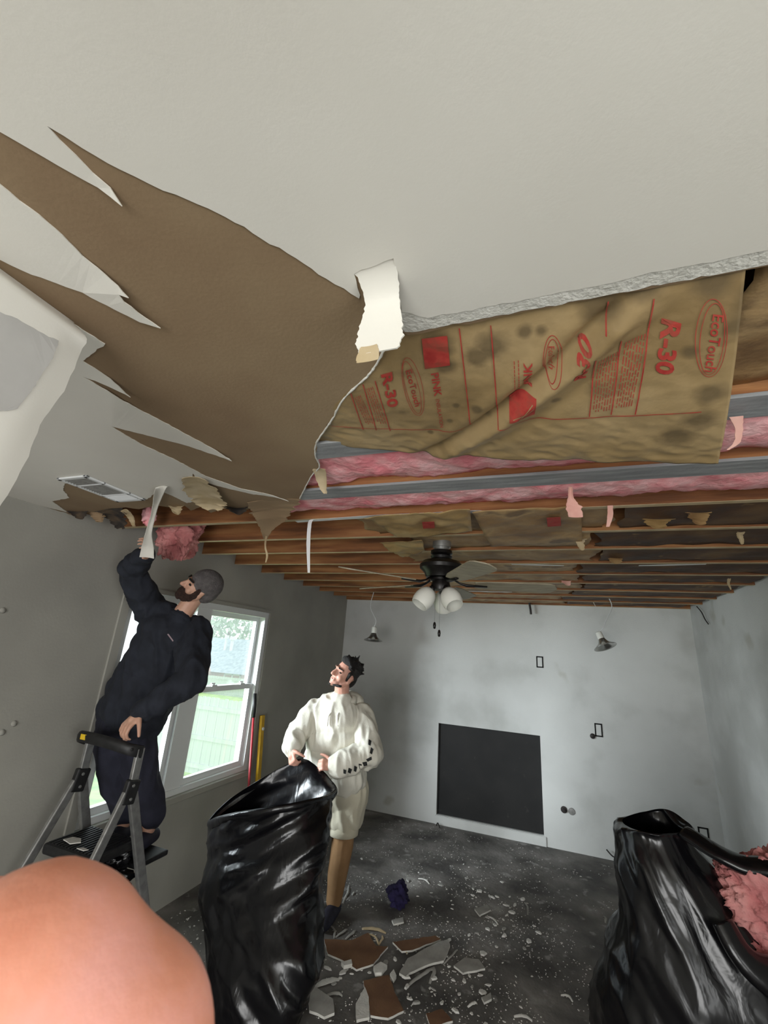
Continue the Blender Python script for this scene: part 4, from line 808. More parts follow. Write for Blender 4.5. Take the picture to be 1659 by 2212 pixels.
# the gathered side of that bag pulled across to the right, with the split below it
rb2 = catmull([onY(1480, 1800, -2.95), onY(1540, 1835, -3.02), onY(1600, 1868, -3.05), onY(1660, 1880, -3.08), onY(1740, 1905, -3.1)], 26)
b = MB().tube(rb2, [.05, .055, .06, .058, .05]+[.05]*21 if False else list(np.interp(np.linspace(0, 1, 26), [0, .3, .6, 1], [.05, .05, .055, .07])), 20, squash=.55)
v = [np.array(p)+.012*np.array((noise.noise(Vector((p[0]*9, p[1]*9, p[2]*9))), noise.noise(Vector((p[0]*9+5, p[1]*9, p[2]*9))), noise.noise(Vector((p[0]*9, p[1]*9+5, p[2]*9))))) for p in b.v]
put(mk('bag_edge', v, b.f, M['bag'], smooth=True), rbag)
rb3 = catmull([onY(1560, 1990, -3.16), onY(1600, 2060, -3.19), onY(1650, 2105, -3.19), onY(1720, 2130, -3.16)], 22)
b = MB().tube(rb3, list(np.interp(np.linspace(0, 1, 22), [0, .5, 1], [.05, .06, .08])), 18, squash=.6)
put(mk('bag_edge', b.v, b.f, M['bag'], smooth=True), rbag)
fluff('insulation_clump', onY(1650, 1960, -3.03)+np.array((.06, 0.02, .02)), .20, 'large pink insulation clump bulging from the bag at the right edge', 'insulation', 3, .28, (100, 70), M['pink2'], sq=(1.1, .62, .85))
fluff('insulation_clump', onY(1650, 2135, -3.08)+np.array((.03, 0.04, .0)), .13, 'smaller pink insulation clump low in the bag at the right edge', 'insulation', 9, .3, (90, 64), M['pink2'], sq=(1.0, .6, 1.2))
# falling pink clump by the man's raised arm
fluff('insulation_clump', onY(388, 1150, -3.42), .155, 'pink insulation clump dropping from the ceiling above the man on the ladder', 'insulation', 21, .34, (110, 80), M['pink2'], (1.0, .8, 1.0))
fluff('insulation_clump', onY(322, 1112, -3.78), .05, 'small pink insulation wisp behind the pulled white strip', 'insulation', 25, .4, (30, 22), sq=(.7, .7, 1.3))

# ---------------------------------------------------------------- debris on the floor
def fpx(L, c): c = np.array(c); return [tuple((onZ(x, y, 0.0)-c)[:2]) for x, y in L]
def piece(L, m, label, h=.010, lift=.003, tilt=(0, 0), name='board_scrap'):
    c = np.mean([onZ(x, y, 0.0) for x, y in L], axis=0); return shard(name, (c[0], c[1], lift), fpx(L, c), m, label, h, tilt)
piece([(862, 2108), (880, 2078), (945, 2044), (968, 2038), (972, 2050), (958, 2082), (926, 2090), (884, 2108), (876, 2116)], M['plasterg'], 'large white broken board piece on the floor in front of the fireplace', .012, .006, (0.03, .02))
piece([(848, 2040), (940, 2026), (952, 2034), (890, 2058), (868, 2060)], M['plasterb'], 'brown-backed board scrap tucked behind the large white piece', .010, .003)
piece([(980, 2092), (1004, 2074), (1034, 2078), (1048, 2098), (1000, 2108)], M['plasterg'], 'grey dusty board scrap right of the large white piece', .010, .004)
piece([(700, 2034), (760, 2036), (795, 2020), (812, 2048), (838, 2050), (806, 2088), (770, 2100), (740, 2080), (708, 2066)], M['plasterb'], 'wide brown-backed board piece lying near the hoodie man\'s feet', .010, .003)
piece([(785, 2124), (840, 2112), (852, 2150), (872, 2190), (838, 2206), (800, 2200), (790, 2160)], M['plasterb'], 'dark brown board piece in the debris at the bottom edge', .010, .003)
piece([(665, 2148), (680, 2142), (718, 2168), (722, 2196), (700, 2204), (668, 2190)], M['plasterg'], 'pale broken board piece against the foot of the tall bin bag', .012, .006, (0.05, 0))
piece([(768, 2176), (788, 2140), (796, 2162), (798, 2206), (770, 2212)], M['plaster'], 'narrow upright-looking white plaster wedge beside the dark brown piece', .012, .004)
piece([(920, 2196), (955, 2186), (978, 2212), (930, 2226)], M['plasterb'], 'small brown board scrap at the bottom edge of the photo', .010, .003)
piece([(806, 2098), (822, 2088), (836, 2096), (824, 2112), (810, 2112)], M['plaster'], 'cream plaster lump between the two brown board pieces', .02, .004)
piece([(842, 2112), (850, 2102), (856, 2116), (850, 2126)], M['plaster'], 'small cream wedge of plaster beside the large white piece', .015, .004)
piece([(736, 2092), (758, 2086), (760, 2096), (742, 2100)], M['plaster'], 'oval plaster lump on the wide brown board piece', .018, .013)
piece([(1025, 1968), (1052, 1958), (1060, 1970), (1036, 1982)], M['plasterg'], 'pale scrap in the dusty patch before the fireplace', .01, .004)
piece([(846, 1992), (870, 1986), (872, 1996), (850, 2001)], M['plasterg'], 'flat pale chip just below the crumpled dark blue cloth', .01, .003)
piece([(1040, 2160), (1060, 2150), (1062, 2164), (1046, 2172)], M['plasterg'], 'pale chip low on the floor left of the bag at the right edge', .01, .003)
def stick(p0, p1, w, m, label, h=.012, name='paper_strip'):
    a, c = onZ(*p0, 0.0), onZ(*p1, 0.0); md = (a+c)/2+np.array((0.01, .012, .006)); a = a+np.array((0, 0, .003)); c = c+np.array((0, 0, .003)); d = c-a; d /= np.linalg.norm(d)
    return ribbon(name, [a, (a+md)/2+np.array((0, 0, h*.5)), md+np.array((0, 0, h*.4)), (c+md)/2+np.array((0, 0, h*.5)), c], [np.cross(d, (0, 0, 1))]*5, [w*.7, w, w*1.1, w, w*.5], m, label, 'debris', .003, 18, 5, p0[0]*.1, .3, .004)
ST = [((782, 2006), (834, 2016), .03, M['tan'], 'curved tan strip above the wide brown board piece'), ((796, 2018), (818, 2040), .014, M['tan'], 'short tan splinter forming a V below the curved tan strip'), ((826, 2022), (818, 2042), .012, M['tan'], 'right splinter of the V below the curved tan strip'),
      ((740, 1952), (754, 1912), .014, M['plasterg'], 'straight pale strip on the floor right of the hoodie man\'s leg'), ((880, 2130), (938, 2090), .02, M['plasterg'], 'bent pale paper strip curling under the large white piece'), ((938, 2090), (928, 2125), .018, M['plasterg'], 'short pale strip sticking out below the large white piece'),
      ((958, 2084), (988, 2052), .010, M['plasterg'], 'thin strip at the right tip of the large white piece'), ((678, 2132), (732, 2116), .036, M['plaster'], 'thick white strip beside the tall bin bag'), ((706, 2150), (740, 2152), .02, M['plasterg'], 'short pale strip below the thick white strip'),
      ((904, 1898), (928, 1910), .018, M['plaster'], 'small curved white strip in the middle of the dark floor'), ((1050, 1980), (1076, 1998), .014, M['plaster'], 'white splinter in the dusty patch before the fireplace'), ((850, 2040), (880, 2062), .008, M['tan'], 'thin tan splinter lying across the brown-backed scrap'),
      ((714, 2000), (722, 2028), .012, M['plasterg'], 'pale splinter right beside the hoodie man\'s foot'), ((724, 2026), (750, 2008), .016, M['plasterg'], 'pale strip leaning on the wide brown board piece'), ((746, 2030), (768, 2010), .016, M['plasterg'], 'second pale strip leaning on the wide brown board piece'), ((1030, 2168), (1010, 2176), .016, M['plaster'], 'short white strip at the lower middle of the floor'),
      ((1110, 2196), (1150, 2206), .02, M['plaster'], 'white curled strip at the bottom of the dark floor'), ((1212, 2150), (1238, 2165), .016, M['plaster'], 'small white strip left of the bag at the right edge'), ((1134, 1950), (1140, 1976), .012, M['plasterg'], 'thin pale strip below the right side of the fireplace'), ((1304, 1980), (1308, 1994), .014, M['plasterg'], 'tiny pale strip next to the bag at the right edge')]
for a in ST: stick(*a[:4], a[4])
# many small chips, one object each
chips = []
for k in range(10):
    n = random.randint(5, 7); pts = [(math.cos(2*PI*i/n)*random.uniform(.7, 1.2), math.sin(2*PI*i/n)*random.uniform(.5, 1.0)) for i in range(n)]
    vv = [(x*.8, y*.8, .18) for x, y in pts]+[(x, y, -.18) for x, y in pts]; ff = [tuple(range(n)), tuple(range(2*n-1, n-1, -1))]+[((i+1) % n, i, n+i, n+(i+1) % n) for i in range(n)]
    me = bpy.data.meshes.new('plaster_crumb'); me.from_pydata(vv, [], ff); me.materials.append(random.choice([M['plaster'], M['plaster'], M['plasterg']])); chips.append(me)
REG = [((930, 2090), 'around the large white board piece'), ((760, 2060), 'on and around the wide brown board piece'), ((850, 2170), 'around the dark brown board piece at the bottom edge'), ((860, 1950), 'near the crumpled dark blue cloth'), ((1060, 1950), 'in the dusty patch before the fireplace'), ((1020, 2170), 'low in the middle of the floor'), ((1220, 2100), 'left of the bag at the right edge'), ((1200, 1920), 'on the floor below the round valve'), ((940, 1870), 'near the foot of the fireplace cover'), ((780, 1880), 'right of the hoodie man')]
def crumb(x, y, s, label=None, group='plaster crumbs on the floor'):
    if label is None:
        rg_ = min(REG, key=lambda r: (r[0][0]-x)**2+(r[0][1]-y)**2)[1]; sz = 'tiny' if s < .011 else ('small' if s < .018 else 'thumb-sized'); label = '%s white plaster crumb %s' % (sz, rg_); group = 'plaster crumbs '+rg_
    p = onZ(x, y, 0.0); o = bpy.data.objects.new('plaster_crumb', random.choice(chips)); COL.objects.link(o); o.location = (p[0], p[1], s*.2+.001); o.scale = (s, s*random.uniform(.5, 1), s*random.uniform(.5, .9)); o.rotation_euler = (0, 0, random.uniform(0, 6.28)); return tag(o, label, 'debris', group)
for k in range(230):
    if k < 120: x, y = random.gauss(880, 130), random.gauss(2110, 70)
    elif k < 175: x, y = random.gauss(1060, 60), random.gauss(1950, 45)
    else: x, y = random.uniform(740, 1330), random.uniform(1840, 2210)
    if y > 2225 or y < 1830 or x < 690 or (x > 1280 and y > 2050): continue
    crumb(x, y, random.choice([.008, .010, .012, .015, .02, .028]))
for k in range(26): crumb(random.uniform(330, 440), random.uniform(1960, 2080), random.choice([.006, .008, .012]), 'small plaster crumb on the floor between ladder and tall bin bag', 'plaster crumbs by the ladder')
vs = []; fs = []                                            # fine dust grit: uncountable
for k in range(5200):
    x, y = (random.gauss(1.9, .8), random.gauss(-2.1, .6)) if k % 2 else (random.uniform(.3, 3.9), random.uniform(-3.2, -.1))
    if not (.05 < x < 4.0 and -4.5 < y < -.03) or noise.noise(Vector((x*2.3, y*2.3, 0))) < -.12: continue
    s = random.uniform(.0015, .006); a = random.uniform(0, 6); q = len(vs)
    vs += [(x+s*math.cos(a), y+s*math.sin(a), .001), (x+s*math.cos(a+2.2), y+s*math.sin(a+2.2), .001), (x+s*math.cos(a+4.1), y+s*math.sin(a+4.1), .001), (x, y, .002+s*.5)]; fs += [(q, q+1, q+3), (q+1, q+2, q+3), (q+2, q, q+3)]
tag(mk('plaster_grit', vs, fs, M['plaster']), 'fine white plaster grit sprinkled over the dark floor', 'debris', kind='stuff')
M['bluecloth'] = mat('dark_blue_cloth', [(26, 20, 54), (38, 30, 76)], 0.85, 9)
cp_ = onZ(860, 1955, 0); fluff('crumpled_cloth', cp_+np.array((0, 0, .055)), .085, 'crumpled dark blue cloth lying on the floor', 'cloth', 31, .5, (40, 28), M['bluecloth'], (.8, .9, .85))

o = fluff('plastic_wrap', (0.40, -3.50, .62), .17, 'crumpled black plastic hanging under the ladder platform', 'plastic sheet', 41, .45, (60, 44), M['bag'], (.75, .45, .68))
# ---------------------------------------------------------------- people
def U(v): v = np.array(v, float); return v/np.linalg.norm(v)
class Blob:
    """closed overlapping primitives, fused by a voxel remesh into one continuous surface"""
    def __init__(s): s.m = MB()
    def cap(s, p0, r0, p1, r1, n=14):
        p0, p1 = np.array(p0, float), np.array(p1, float); d = p1-p0; L = np.linalg.norm(d)+1e-9; d /= L
        a = np.cross(d, (0, 0, 1) if abs(d[2]) < .9 else (1, 0, 0)); a /= np.linalg.norm(a); b = np.cross(d, a); rows = []
        for k in range(1, 5): t = PI/2*k/5; rows.append((p0-d*r0*math.cos(t), r0*math.sin(t)))
        rows.append((p0, r0)); rows.append((p1, r1))
        for k in range(4, 0, -1): t = PI/2*k/5; rows.append((p1+d*r1*math.cos(t), r1*math.sin(t)))
        v = [c+r*(math.cos(2*PI*j/n)*a+math.sin(2*PI*j/n)*b) for c, r in rows for j in range(n)]; k = len(rows)
        f = [(i*n+j, i*n+(j+1) % n, (i+1)*n+(j+1) % n, (i+1)*n+j) for i in range(k-1) for j in range(n)]+[tuple(range(n-1, -1, -1)), tuple((k-1)*n+j for j in range(n))]
        s.m.add(v, f); return s
    def chain(s, pts, rs):
        for i in range(len(pts)-1): s.cap(pts[i], rs[i], pts[i+1], rs[i+1])
        return s
    def ell(s, c, R3, axes=None, n=18):
        A = np.array(axes if axes is not None else np.eye(3), float); c = np.array(c, float); v = []; k = 12
        for i in range(1, k):
            th = PI*i/k
            for j in range(n):
                ph = 2*PI*j/n; d = np.array((R3[0]*math.sin(th)*math.cos(ph), R3[1]*math.sin(th)*math.sin(ph), R3[2]*math.cos(th))); v.append(c+d@A)
        f = [((i+1)*n+j, (i+1)*n+(j+1) % n, i*n+(j+1) % n, i*n+j) for i in range(k-2) for j in range(n)]
        v.append(c+np.array((0, 0, R3[2]))@A); v.append(c-np.array((0, 0, R3[2]))@A); t, b = len(v)-2, len(v)-1
        f += [(j, (j+1) % n, t) for j in range(n)]+[(b, (k-2)*n+(j+1) % n, (k-2)*n+j) for j in range(n)]
        if np.linalg.det(A) < 0: f = [tuple(reversed(q)) for q in f]
        s.m.add(v, f); return s
    def build(s, name, m, parent, voxel=0.007, smooth=6, disp=None, cut=None):
        o = mk(name, s.m.v, s.m.f, m)
        r = o.modifiers.new('r', 'REMESH'); r.mode = 'VOXEL'; r.voxel_size = voxel
        sm = o.modifiers.new('s', 'SMOOTH'); sm.factor = .5; sm.iterations = smooth
        me = bpy.data.meshes.new_from_object(o.evaluated_get(bpy.context.evaluated_depsgraph_get())); old = o.data; o.modifiers.clear(); o.data = me; me.name = name; bpy.data.meshes.remove(old)
        if disp:
            co = np.empty(len(me.vertices)*3); no = np.empty(len(me.vertices)*3); me.vertices.foreach_get('co', co); me.vertices.foreach_get('normal', no); co = co.reshape(-1, 3); no = no.reshape(-1, 3)
            d = np.array([disp(p) for p in co]); me.vertices.foreach_set('co', (co+no*d[:, None]).ravel()); me.update()
        if cut:
            bm = bmesh.new(); bm.from_mesh(me); bmesh.ops.delete(bm, geom=[v for v in bm.verts if cut(v.co)], context='VERTS'); bm.to_mesh(me); bm.free()
        me.polygons.foreach_set('use_smooth', [True]*len(me.polygons))
        if parent: put(o, parent)
        return o
def hand(B, w, fdir, pn, thumb, curl=(.5, .7, .5), spread=.10, tcurl=.5, s=1.0, skip_palm=False):
    """wrist w, finger direction, palm normal (fingers curl towards it), thumb side"""
    f = U(fdir); pn = np.array(pn, float); pn = U(pn-f*(pn@f)); t = np.array(thumb, float); t = U(t-f*(t@f)-pn*(t@pn)); L = .092*s
    offs = (.030, .010, -.011, -.030); lens = (.072, .080, .074, .058); w = np.array(w, float)
    for o, l in zip(offs, lens):
        k = w+f*L*(1-.06*abs(o)/.03)+t*o*s; B.cap(w+t*o*.62*s+f*.012, .0135*s, k, .0115*s)
        d = U(f+t*o/.03*spread); p = k
        a = 0.0
        for seg, (frac, c) in enumerate(zip((.44, .31, .25), curl)):
            a += c; q = p+(d*math.cos(a)+pn*math.sin(a))*l*frac*s; B.cap(p, (.0098-.0012*seg)*s, q, (.0090-.0012*seg)*s); p = q
    B.cap(w, .020*s, w+f*.05*s, .022*s)
    p = w+t*.026*s+f*.022*s; d = U(t*.75+f*.65+pn*.25); a = 0.0
    for seg, l in enumerate((.040, .033, .027)):
        dd = U(d*math.cos(a)+pn*math.sin(a)*.7+f*math.sin(a)*.5); q = p+dd*l*s; B.cap(p, (.0145-.002*seg)*s, q, (.0125-.002*seg)*s); p = q; a += tcurl
def head(B, c, f, u, s=1.0):
    f = U(f); u = np.array(u, float); u = U(u-f*(u@f)); r = np.cross(f, u); A = np.array([r, f, u]); c = np.array(c, float)
    P = lambda x, y, z: c+(r*x+f*y+u*z)*s
    B.ell(P(0, -.018, .030), (.076*s, .094*s, .088*s), A); B.ell(P(0, .022, -.012), (.064*s, .068*s, .085*s), A)
    B.ell(P(0, .038, -.072), (.048*s, .048*s, .036*s), A); B.ell(P(0, .068, -.094), (.024*s, .020*s, .018*s), A)   # jaw, chin
    for q in (-1, 1):
        B.ell(P(q*.040, .058, -.030), (.024*s, .022*s, .024*s), A)                 # cheek
        B.cap(P(q*.012, .088, .028), .010*s, P(q*.045, .072, .026), .009*s)        # brow
        B.ell(P(q*.078, -.008, -.008), (.011*s, .020*s, .033*s), A); B.ell(P(q*.084, -.016, .008), (.007*s, .014*s, .016*s), A)   # ear
        B.cap(P(q*.045, .02, -.07), .022*s, P(q*.062, -.012, -.035), .02*s)
    B.chain([P(0, .086, .018), P(0, .100, -.006), P(0, .112, -.026)], [.009*s, .011*s, .0135*s]); B.ell(P(.011, .098, -.030), (.008*s,)*3, A); B.ell(P(-.011, .098, -.030), (.008*s,)*3, A)
    B.cap(P(-.018, .083, -.056), .007*s, P(.018, .083, -.056), .007*s); B.cap(P(-.015, .082, -.067), .0075*s, P(.015, .082, -.067), .0075*s)
    return P, A
M['skin'] = mat('skin', [(196, 150, 128), (208, 164, 140)], 0.5, 14, sss=0.12)
M['skin2'] = mat('skin_pink', [(198, 146, 128), (212, 160, 140)], 0.5, 14, sss=0.12)
M['navy'] = mat('navy_workwear', [(24, 27, 36), (34, 38, 48)], 0.9, 14, bump=0.1, bscale=120)
M['navy2'] = mat('navy_trousers', [(26, 27, 40), (36, 37, 52)], 0.9, 12, bump=0.1, bscale=120)
M['hoodie'] = mat('white_fleece', [(206, 202, 188), (222, 219, 206)], 0.95, 6, bump=0.12, bscale=150)
M['shorts'] = mat('cream_fleece', [(196, 190, 168), (208, 202, 182)], 0.95, 6, bump=0.12, bscale=150)
M['khaki'] = mat('tan_cloth', [(146, 112, 76), (164, 128, 90)], 0.9, 8)
M['hair'] = mat('black_hair', [(18, 16, 15), (34, 30, 28)], 0.55, 60, bump=0.8, bscale=220)
M['beard'] = mat('brown_beard', [(44, 28, 22), (72, 46, 36)], 0.7, 80, bump=0.8, bscale=260)
M['beanie'] = mat('grey_knit', [(84, 80, 80), (104, 99, 98)], 0.95, 40, bump=0.5, bscale=160)
M['eye'] = mat('eye', [(30, 24, 22)], 0.2); M['shoe'] = mat('dark_shoe', [(24, 24, 38), (36, 36, 54)], 0.7, 20); M['ink'] = mat('black_ink', [(34, 36, 36)], 0.8)
def wr(p, seed, a, sx=9, sz=5): return a*(noise.noise(Vector((p[0]*sx+seed, p[1]*sx, p[2]*sz)))+.6*noise.noise(Vector((p[0]*sx*2.3, p[1]*sx*2.3+seed, p[2]*sz*2))))
def folds(p, seed, a): return a*(1-2*abs(noise.noise(Vector((p[0]*13+seed+p[2]*3, p[1]*13-p[2]*2, p[2]*3.2)))))

# ---- man in the white hoodie
m2 = thing('person', 'man in a white hoodie looking up while holding the tall bin bag', 'person', (1.03, -2.2, 0))
D2 = dict(head=onY(744, 1456, -2.22), neck=onY(738, 1506, -2.18), shR=onY(680, 1540, -2.22), shL=onY(778, 1548, -2.10), elR=onY(640, 1590, -2.36), elL=onY(798, 1628, -2.24), wrR=onY(628, 1618, -2.50), wrL=onY(722, 1655, -2.42),
          chest=onY(722, 1560, -2.17), belly=onY(725, 1640, -2.17), pel=onY(735, 1700, -2.14), hipR=onY(700, 1712, -2.17), hipL=onY(757, 1710, -2.12))
d = D2; B = Blob(); kneeL = np.array((1.14, -2.15, .50)); kneeR = np.array((.93, -2.2, .50)); anL = np.array((1.10, -2.12, .09)); anR = np.array((.90, -2.15, .09))
fdir = -.62*RT+.50*UP-.60*FW; udir = .42*RT+.85*UP+.10*FW
P2, A2 = head(B, d['head'], fdir, udir, 1.04)
B.chain([P2(0, -.022, -.06), d['neck'], d['neck']-np.array((0, -.01, .06))], [.058, .062, .07])
B.ell(d['chest'], (.17, .11, .17)); B.ell(d['belly'], (.16, .12, .17)); B.ell(d['pel'], (.155, .12, .13))
for sh, el, wv in (('shR', 'elR', 'wrR'), ('shL', 'elL', 'wrL')): B.cap(d['chest']+np.array((0, 0, .08)), .07, d[sh], .06); B.chain([d[sh], d[el], d[wv]], [.050, .040, .027])
for h, k, a, t in (('hipR', kneeR, anR, (-.05, -.16)), ('hipL', kneeL, anL, (.02, -.17))): B.chain([d[h], k, a], [.085, .055, .038]); B.cap(a-np.array((0, 0, .045)), .036, a+np.array((t[0], t[1], -.058)), .028)
hand(B, d['wrR'], onY(633, 1652, -2.53)-d['wrR'], (.5, .8, -.2), (.8, .1, .1), (.9, 1.0, .6), .06)
hand(B, d['wrL'], onY(690, 1650, -2.50)-d['wrL'], (-.1, .8, -.5), (0, -.2, 1), (1.0, 1.1, .7), .04)
B.build('body', M['skin2'], m2, .0052, 5)
for q in (-1, 1): put(Blob().ell(P2(q*.033, .074, .006), (.013, .010, .007), A2).build('eye', M['eye'], None, .003, 2), m2)
for q in (-1, 1): put(Blob().cap(P2(q*.016, .094, .030), .006, P2(q*.050, .074, .030), .0045).build('eyebrow', M['hair'], None, .0028, 2), m2)
M['lip'] = mat('lips', [(150, 86, 80)], .5)
put(Blob().cap(P2(-.020, .084, -.0615), .0042, P2(.020, .084, -.0615), .0042).ell(P2(0, .0885, -.0615), (.014, .004, .005), A2).build('mouth', M['lip'], None, .0024, 2), m2)
hb = Blob(); hb.ell(P2(0, -.034, .050), (.086, .092, .090), A2); hb.ell(P2(0, .035, .098), (.062, .045, .036), A2); hb.ell(P2(0, -.085, -.015), (.064, .036, .075), A2)
for q in (-1, 1): hb.cap(P2(q*.074, .018, .03), .016, P2(q*.073, .02, -.02), .009)
for k in range(80):
    d_ = rng.normal(size=3); d_ /= np.linalg.norm(d_)
    if d_[2] < -.1 or d_[1] > .75: continue
    p = P2(d_[0]*.082, -.03+d_[1]*.088, .055+d_[2]*.085); hb.cap(p, .012, p+(A2.T@d_)*.012+rng.normal(size=3)*.012, .005)
hb.build('hair', M['hair'], m2, .0055, 2)
bb = Blob()
for k in range(22):
    t = -1.3+2.6*k/21; bb.ell(P2(.062*math.sin(t)*1.02, .032+.052*math.cos(t)-.017, -.070-.024*math.cos(t)), (.010, .010, .011), A2)
bb.ell(P2(0, .086, -.104), (.014, .008, .008), A2)
bb.build('beard', M['hair'], m2, .0042, 2)
c = Blob(); c.ell(d['chest']+np.array((0, 0, .01)), (.225, .165, .19)); c.ell((d['chest']+d['belly'])/2, (.232, .175, .17)); c.ell(d['belly'], (.238, .18, .19)); c.ell((d['belly']+d['pel'])/2+np.array((0, 0, -.02)), (.228, .172, .14))
c.cap(d['shR'], .092, d['shL'], .092); c.cap(d['neck']-np.array((0, 0, .055)), .095, d['chest'], .12)
c.chain([d['shR'], d['elR'], d['wrR']-U(d['wrR']-d['elR'])*.03], [.092, .075, .060]); c.chain([d['shL'], d['elL'], d['wrL']-U(d['wrL']-d['elL'])*.035], [.098, .088, .074])
hd = c.build('hoodie', M['hoodie'], m2, .009, 5, lambda p: wr(p, 2, .012)+folds(p, 5, .016)+.4*folds(p*1.9, 8, .012))
pk = Blob(); pc = (d['belly']+d['pel'])/2
ck = Blob()                                               # hood lying on the shoulders, open at the throat
hr = [d['neck']+RT*(.098*math.cos(t))+(-FW*.9+UP*.25)*(.075*math.sin(t))*1.0+UP*(-.012-.022*math.sin(t)) for t in np.linspace(-PI*1.25, PI*.25, 15)]
ring_ = [d['neck']+np.array((0, .015, -.018))+RT*.092*math.cos(t)-np.array((FW[0], FW[1], 0))/np.linalg.norm(FW[:2])*.085*math.sin(t)+np.array((0, 0, -.040*max(0, math.sin(t))+.022*max(0, -math.sin(t)))) for t in np.linspace(0, 2*PI, 25)]
ck.chain(ring_, [.027]*25)
hb_ = d['neck']+np.array((FW[0], FW[1], 0))*.10+RT*.05+np.array((0, 0, -.035)); ck.ell(hb_, (.14, .085, .075))
ck.build('hood', M['hoodie'], m2, .008, 4, lambda p: folds(p, 1, .006))
for sx in (-.02, .025): put(MB().tube(catmull([ring_[6]+RT*sx+np.array((0, 0, -.02))-FW*.03, d['chest']-np.array((FW[0], FW[1], 0))*.185+RT*sx*1.4+np.array((0, 0, .08)), d['chest']-np.array((FW[0], FW[1], 0))*.195+RT*sx*1.8], 10), .0045, 6).build('drawstring', M['hoodie'], smooth=True), m2)
for a, r0 in (('R', .066), ('L', .078)):
    e = U(d['wr'+a]-d['el'+a]); p = d['wr'+a]-e*.045; put(Blob().cap(p, r0*.86, p+e*.028, r0*.72).build('cuff', M['hoodie'], None, .006, 3), m2)
c = Blob(); c.ell(d['pel']+np.array((0, 0, -.02)), (.20, .155, .15))
c.chain([d['hipL'], (d['hipL']+kneeL)/2, kneeL+np.array((0, 0, .10))], [.135, .125, .112]); c.chain([d['hipR'], (d['hipR']+kneeR)/2, kneeR+np.array((0, 0, .10))], [.135, .125, .112])
c.build('shorts', M['shorts'], m2, .009, 5, lambda p: wr(p, 7, .008)+folds(p, 3, .012), lambda p: p[2] < .555)
for k in (kneeL, kneeR): put(MB().lathe([(.104, 0), (.110, .004), (.112, .03), (.108, .058), (.100, .06), (.100, 0)], (k[0], k[1], .515), 28).build('shorts_hem', M['shorts'], smooth=True), m2)
for k, a in ((kneeL, anL), (kneeR, anR)): put(Blob().chain([k+np.array((0, 0, .06)), k-np.array((0, 0, .05)), (k+a)/2, a+np.array((0, 0, .01))], [.086, .082, .072, .055]).build('trouser_leg', M['khaki'], None, .008, 4, lambda p: wr(p, 4, .005)), m2)
for a, t in ((anL, (.02, -.17)), (anR, (-.05, -.16))):
    q = a+np.array((t[0], t[1], -.05)); put(Blob().chain([a+np.array((0, .03, -.04)), a+np.array((t[0]*.5, t[1]*.5, -.042)), q], [.046, .048, .038]).build('shoe', M['shoe'], None, .006, 4, None, lambda p: p[2] < .004), m2)
from mathutils.bvhtree import BVHTree
def decal(target, pts, m, name, off=.003):
    """small flat marks laid onto a built mesh where pixel rays meet it"""
    bv = BVHTree.FromObject(target, bpy.context.evaluated_depsgraph_get()); p0 = Vector((0, 0, 0)); pr = target
    while pr: p0 += Vector(pr.location); pr = pr.parent
    def hit(x, y):
        dd = Vector(ray(x, y)).normalized(); h = bv.ray_cast(Vector(CAM)-p0, dd); return (h[0]+p0-dd*off) if h[0] is not None else None
    for poly in pts:
        q = [hit(x, y) for x, y in poly]
        if any(z is None for z in q): continue
        o = mk(name, q, [tuple(range(len(q)))], m); put(o, target.parent)
bpy.context.view_layer.update()
marks = []
for (x, y, w, h, a) in [(799, 1604, 4, 9, .1), (803, 1622, 4, 10, .2), (798, 1640, 8, 5, -.6), (789, 1650, 6, 7, -.4), (779, 1656, 4, 9, -.2), (768, 1661, 4, 9, .1), (756, 1665, 5, 8, .2), (745, 1667, 4, 7, 0)]:
    w, h = w*1.6, h*1.5
    marks.append([(x+math.cos(a)*i*w/2-math.sin(a)*j*h/2, y+math.sin(a)*i*w/2+math.cos(a)*j*h/2) for i, j in ((-1, -1), (1, -.6), (.6, 1), (-1, .7))])
decal(hd, marks, M['ink'], 'sleeve_print', .008)

# ---- man on the ladder
m1 = thing('person', 'man in dark clothes and grey beanie on the ladder pulling at the ceiling', 'person', (0.35, -3.25, 0.66))
d = dict(head=onY(429, 1270, -3.40), neck=onY(397, 1322, -3.40), shR=onY(325, 1316, -3.44), shL=onY(420, 1366, -3.33), elR=onY(284, 1232, -3.62), wrR=onY(313, 1196, -3.72), elL=onY(414, 1470, -3.47), wrL=onY(303, 1538, -3.62),
         chest=onY(364, 1385, -3.375), belly=onY(318, 1475, -3.375), pel=onY(276, 1565, -3.375), hipR=onY(246, 1592, -3.41), hipL=onY(290, 1592, -3.35))
anR = np.array((.22, -3.27, .745)); anL = np.array((.40, -3.26, .745)); knR = (d['hipR']+anR)/2+np.array((0, .0, 0)); knL = (d['hipL']+anL)/2+np.array((-.01, .0, 0))
B = Blob(); fdir = -.60*RT+.55*UP-.58*FW; udir = .62*RT+.75*UP+.05*FW
P1, A1 = head(B, d['head'], fdir, udir, .93)
B.chain([P1(0, -.02, -.06), d['neck'], d['neck']+U(d['chest']-d['neck'])*.06], [.054, .058, .065])
B.ell(d['chest'], (.13, .10, .15)); B.ell(d['belly'], (.12, .10, .15)); B.ell(d['pel'], (.12, .10, .12))
for sh, el, wv in (('shR', 'elR', 'wrR'), ('shL', 'elL', 'wrL')): B.cap(d['chest']+U(d['neck']-d['chest'])*.08, .07, d[sh], .055); B.chain([d[sh], d[el], d[wv]], [.048, .038, .027])
for h, k, a in (('hipR', knR, anR), ('hipL', knL, anL)): B.chain([d[h], k, a], [.08, .052, .036]); B.cap(a-np.array((0, 0, .04)), .034, a+np.array((.03, -.13, -.05)), .027)
hand(B, d['wrR'], onY(322, 1172, -3.78)-d['wrR'], (.2, -.9, .1), (.8, .1, .5), (.5, .8, .5), .08)
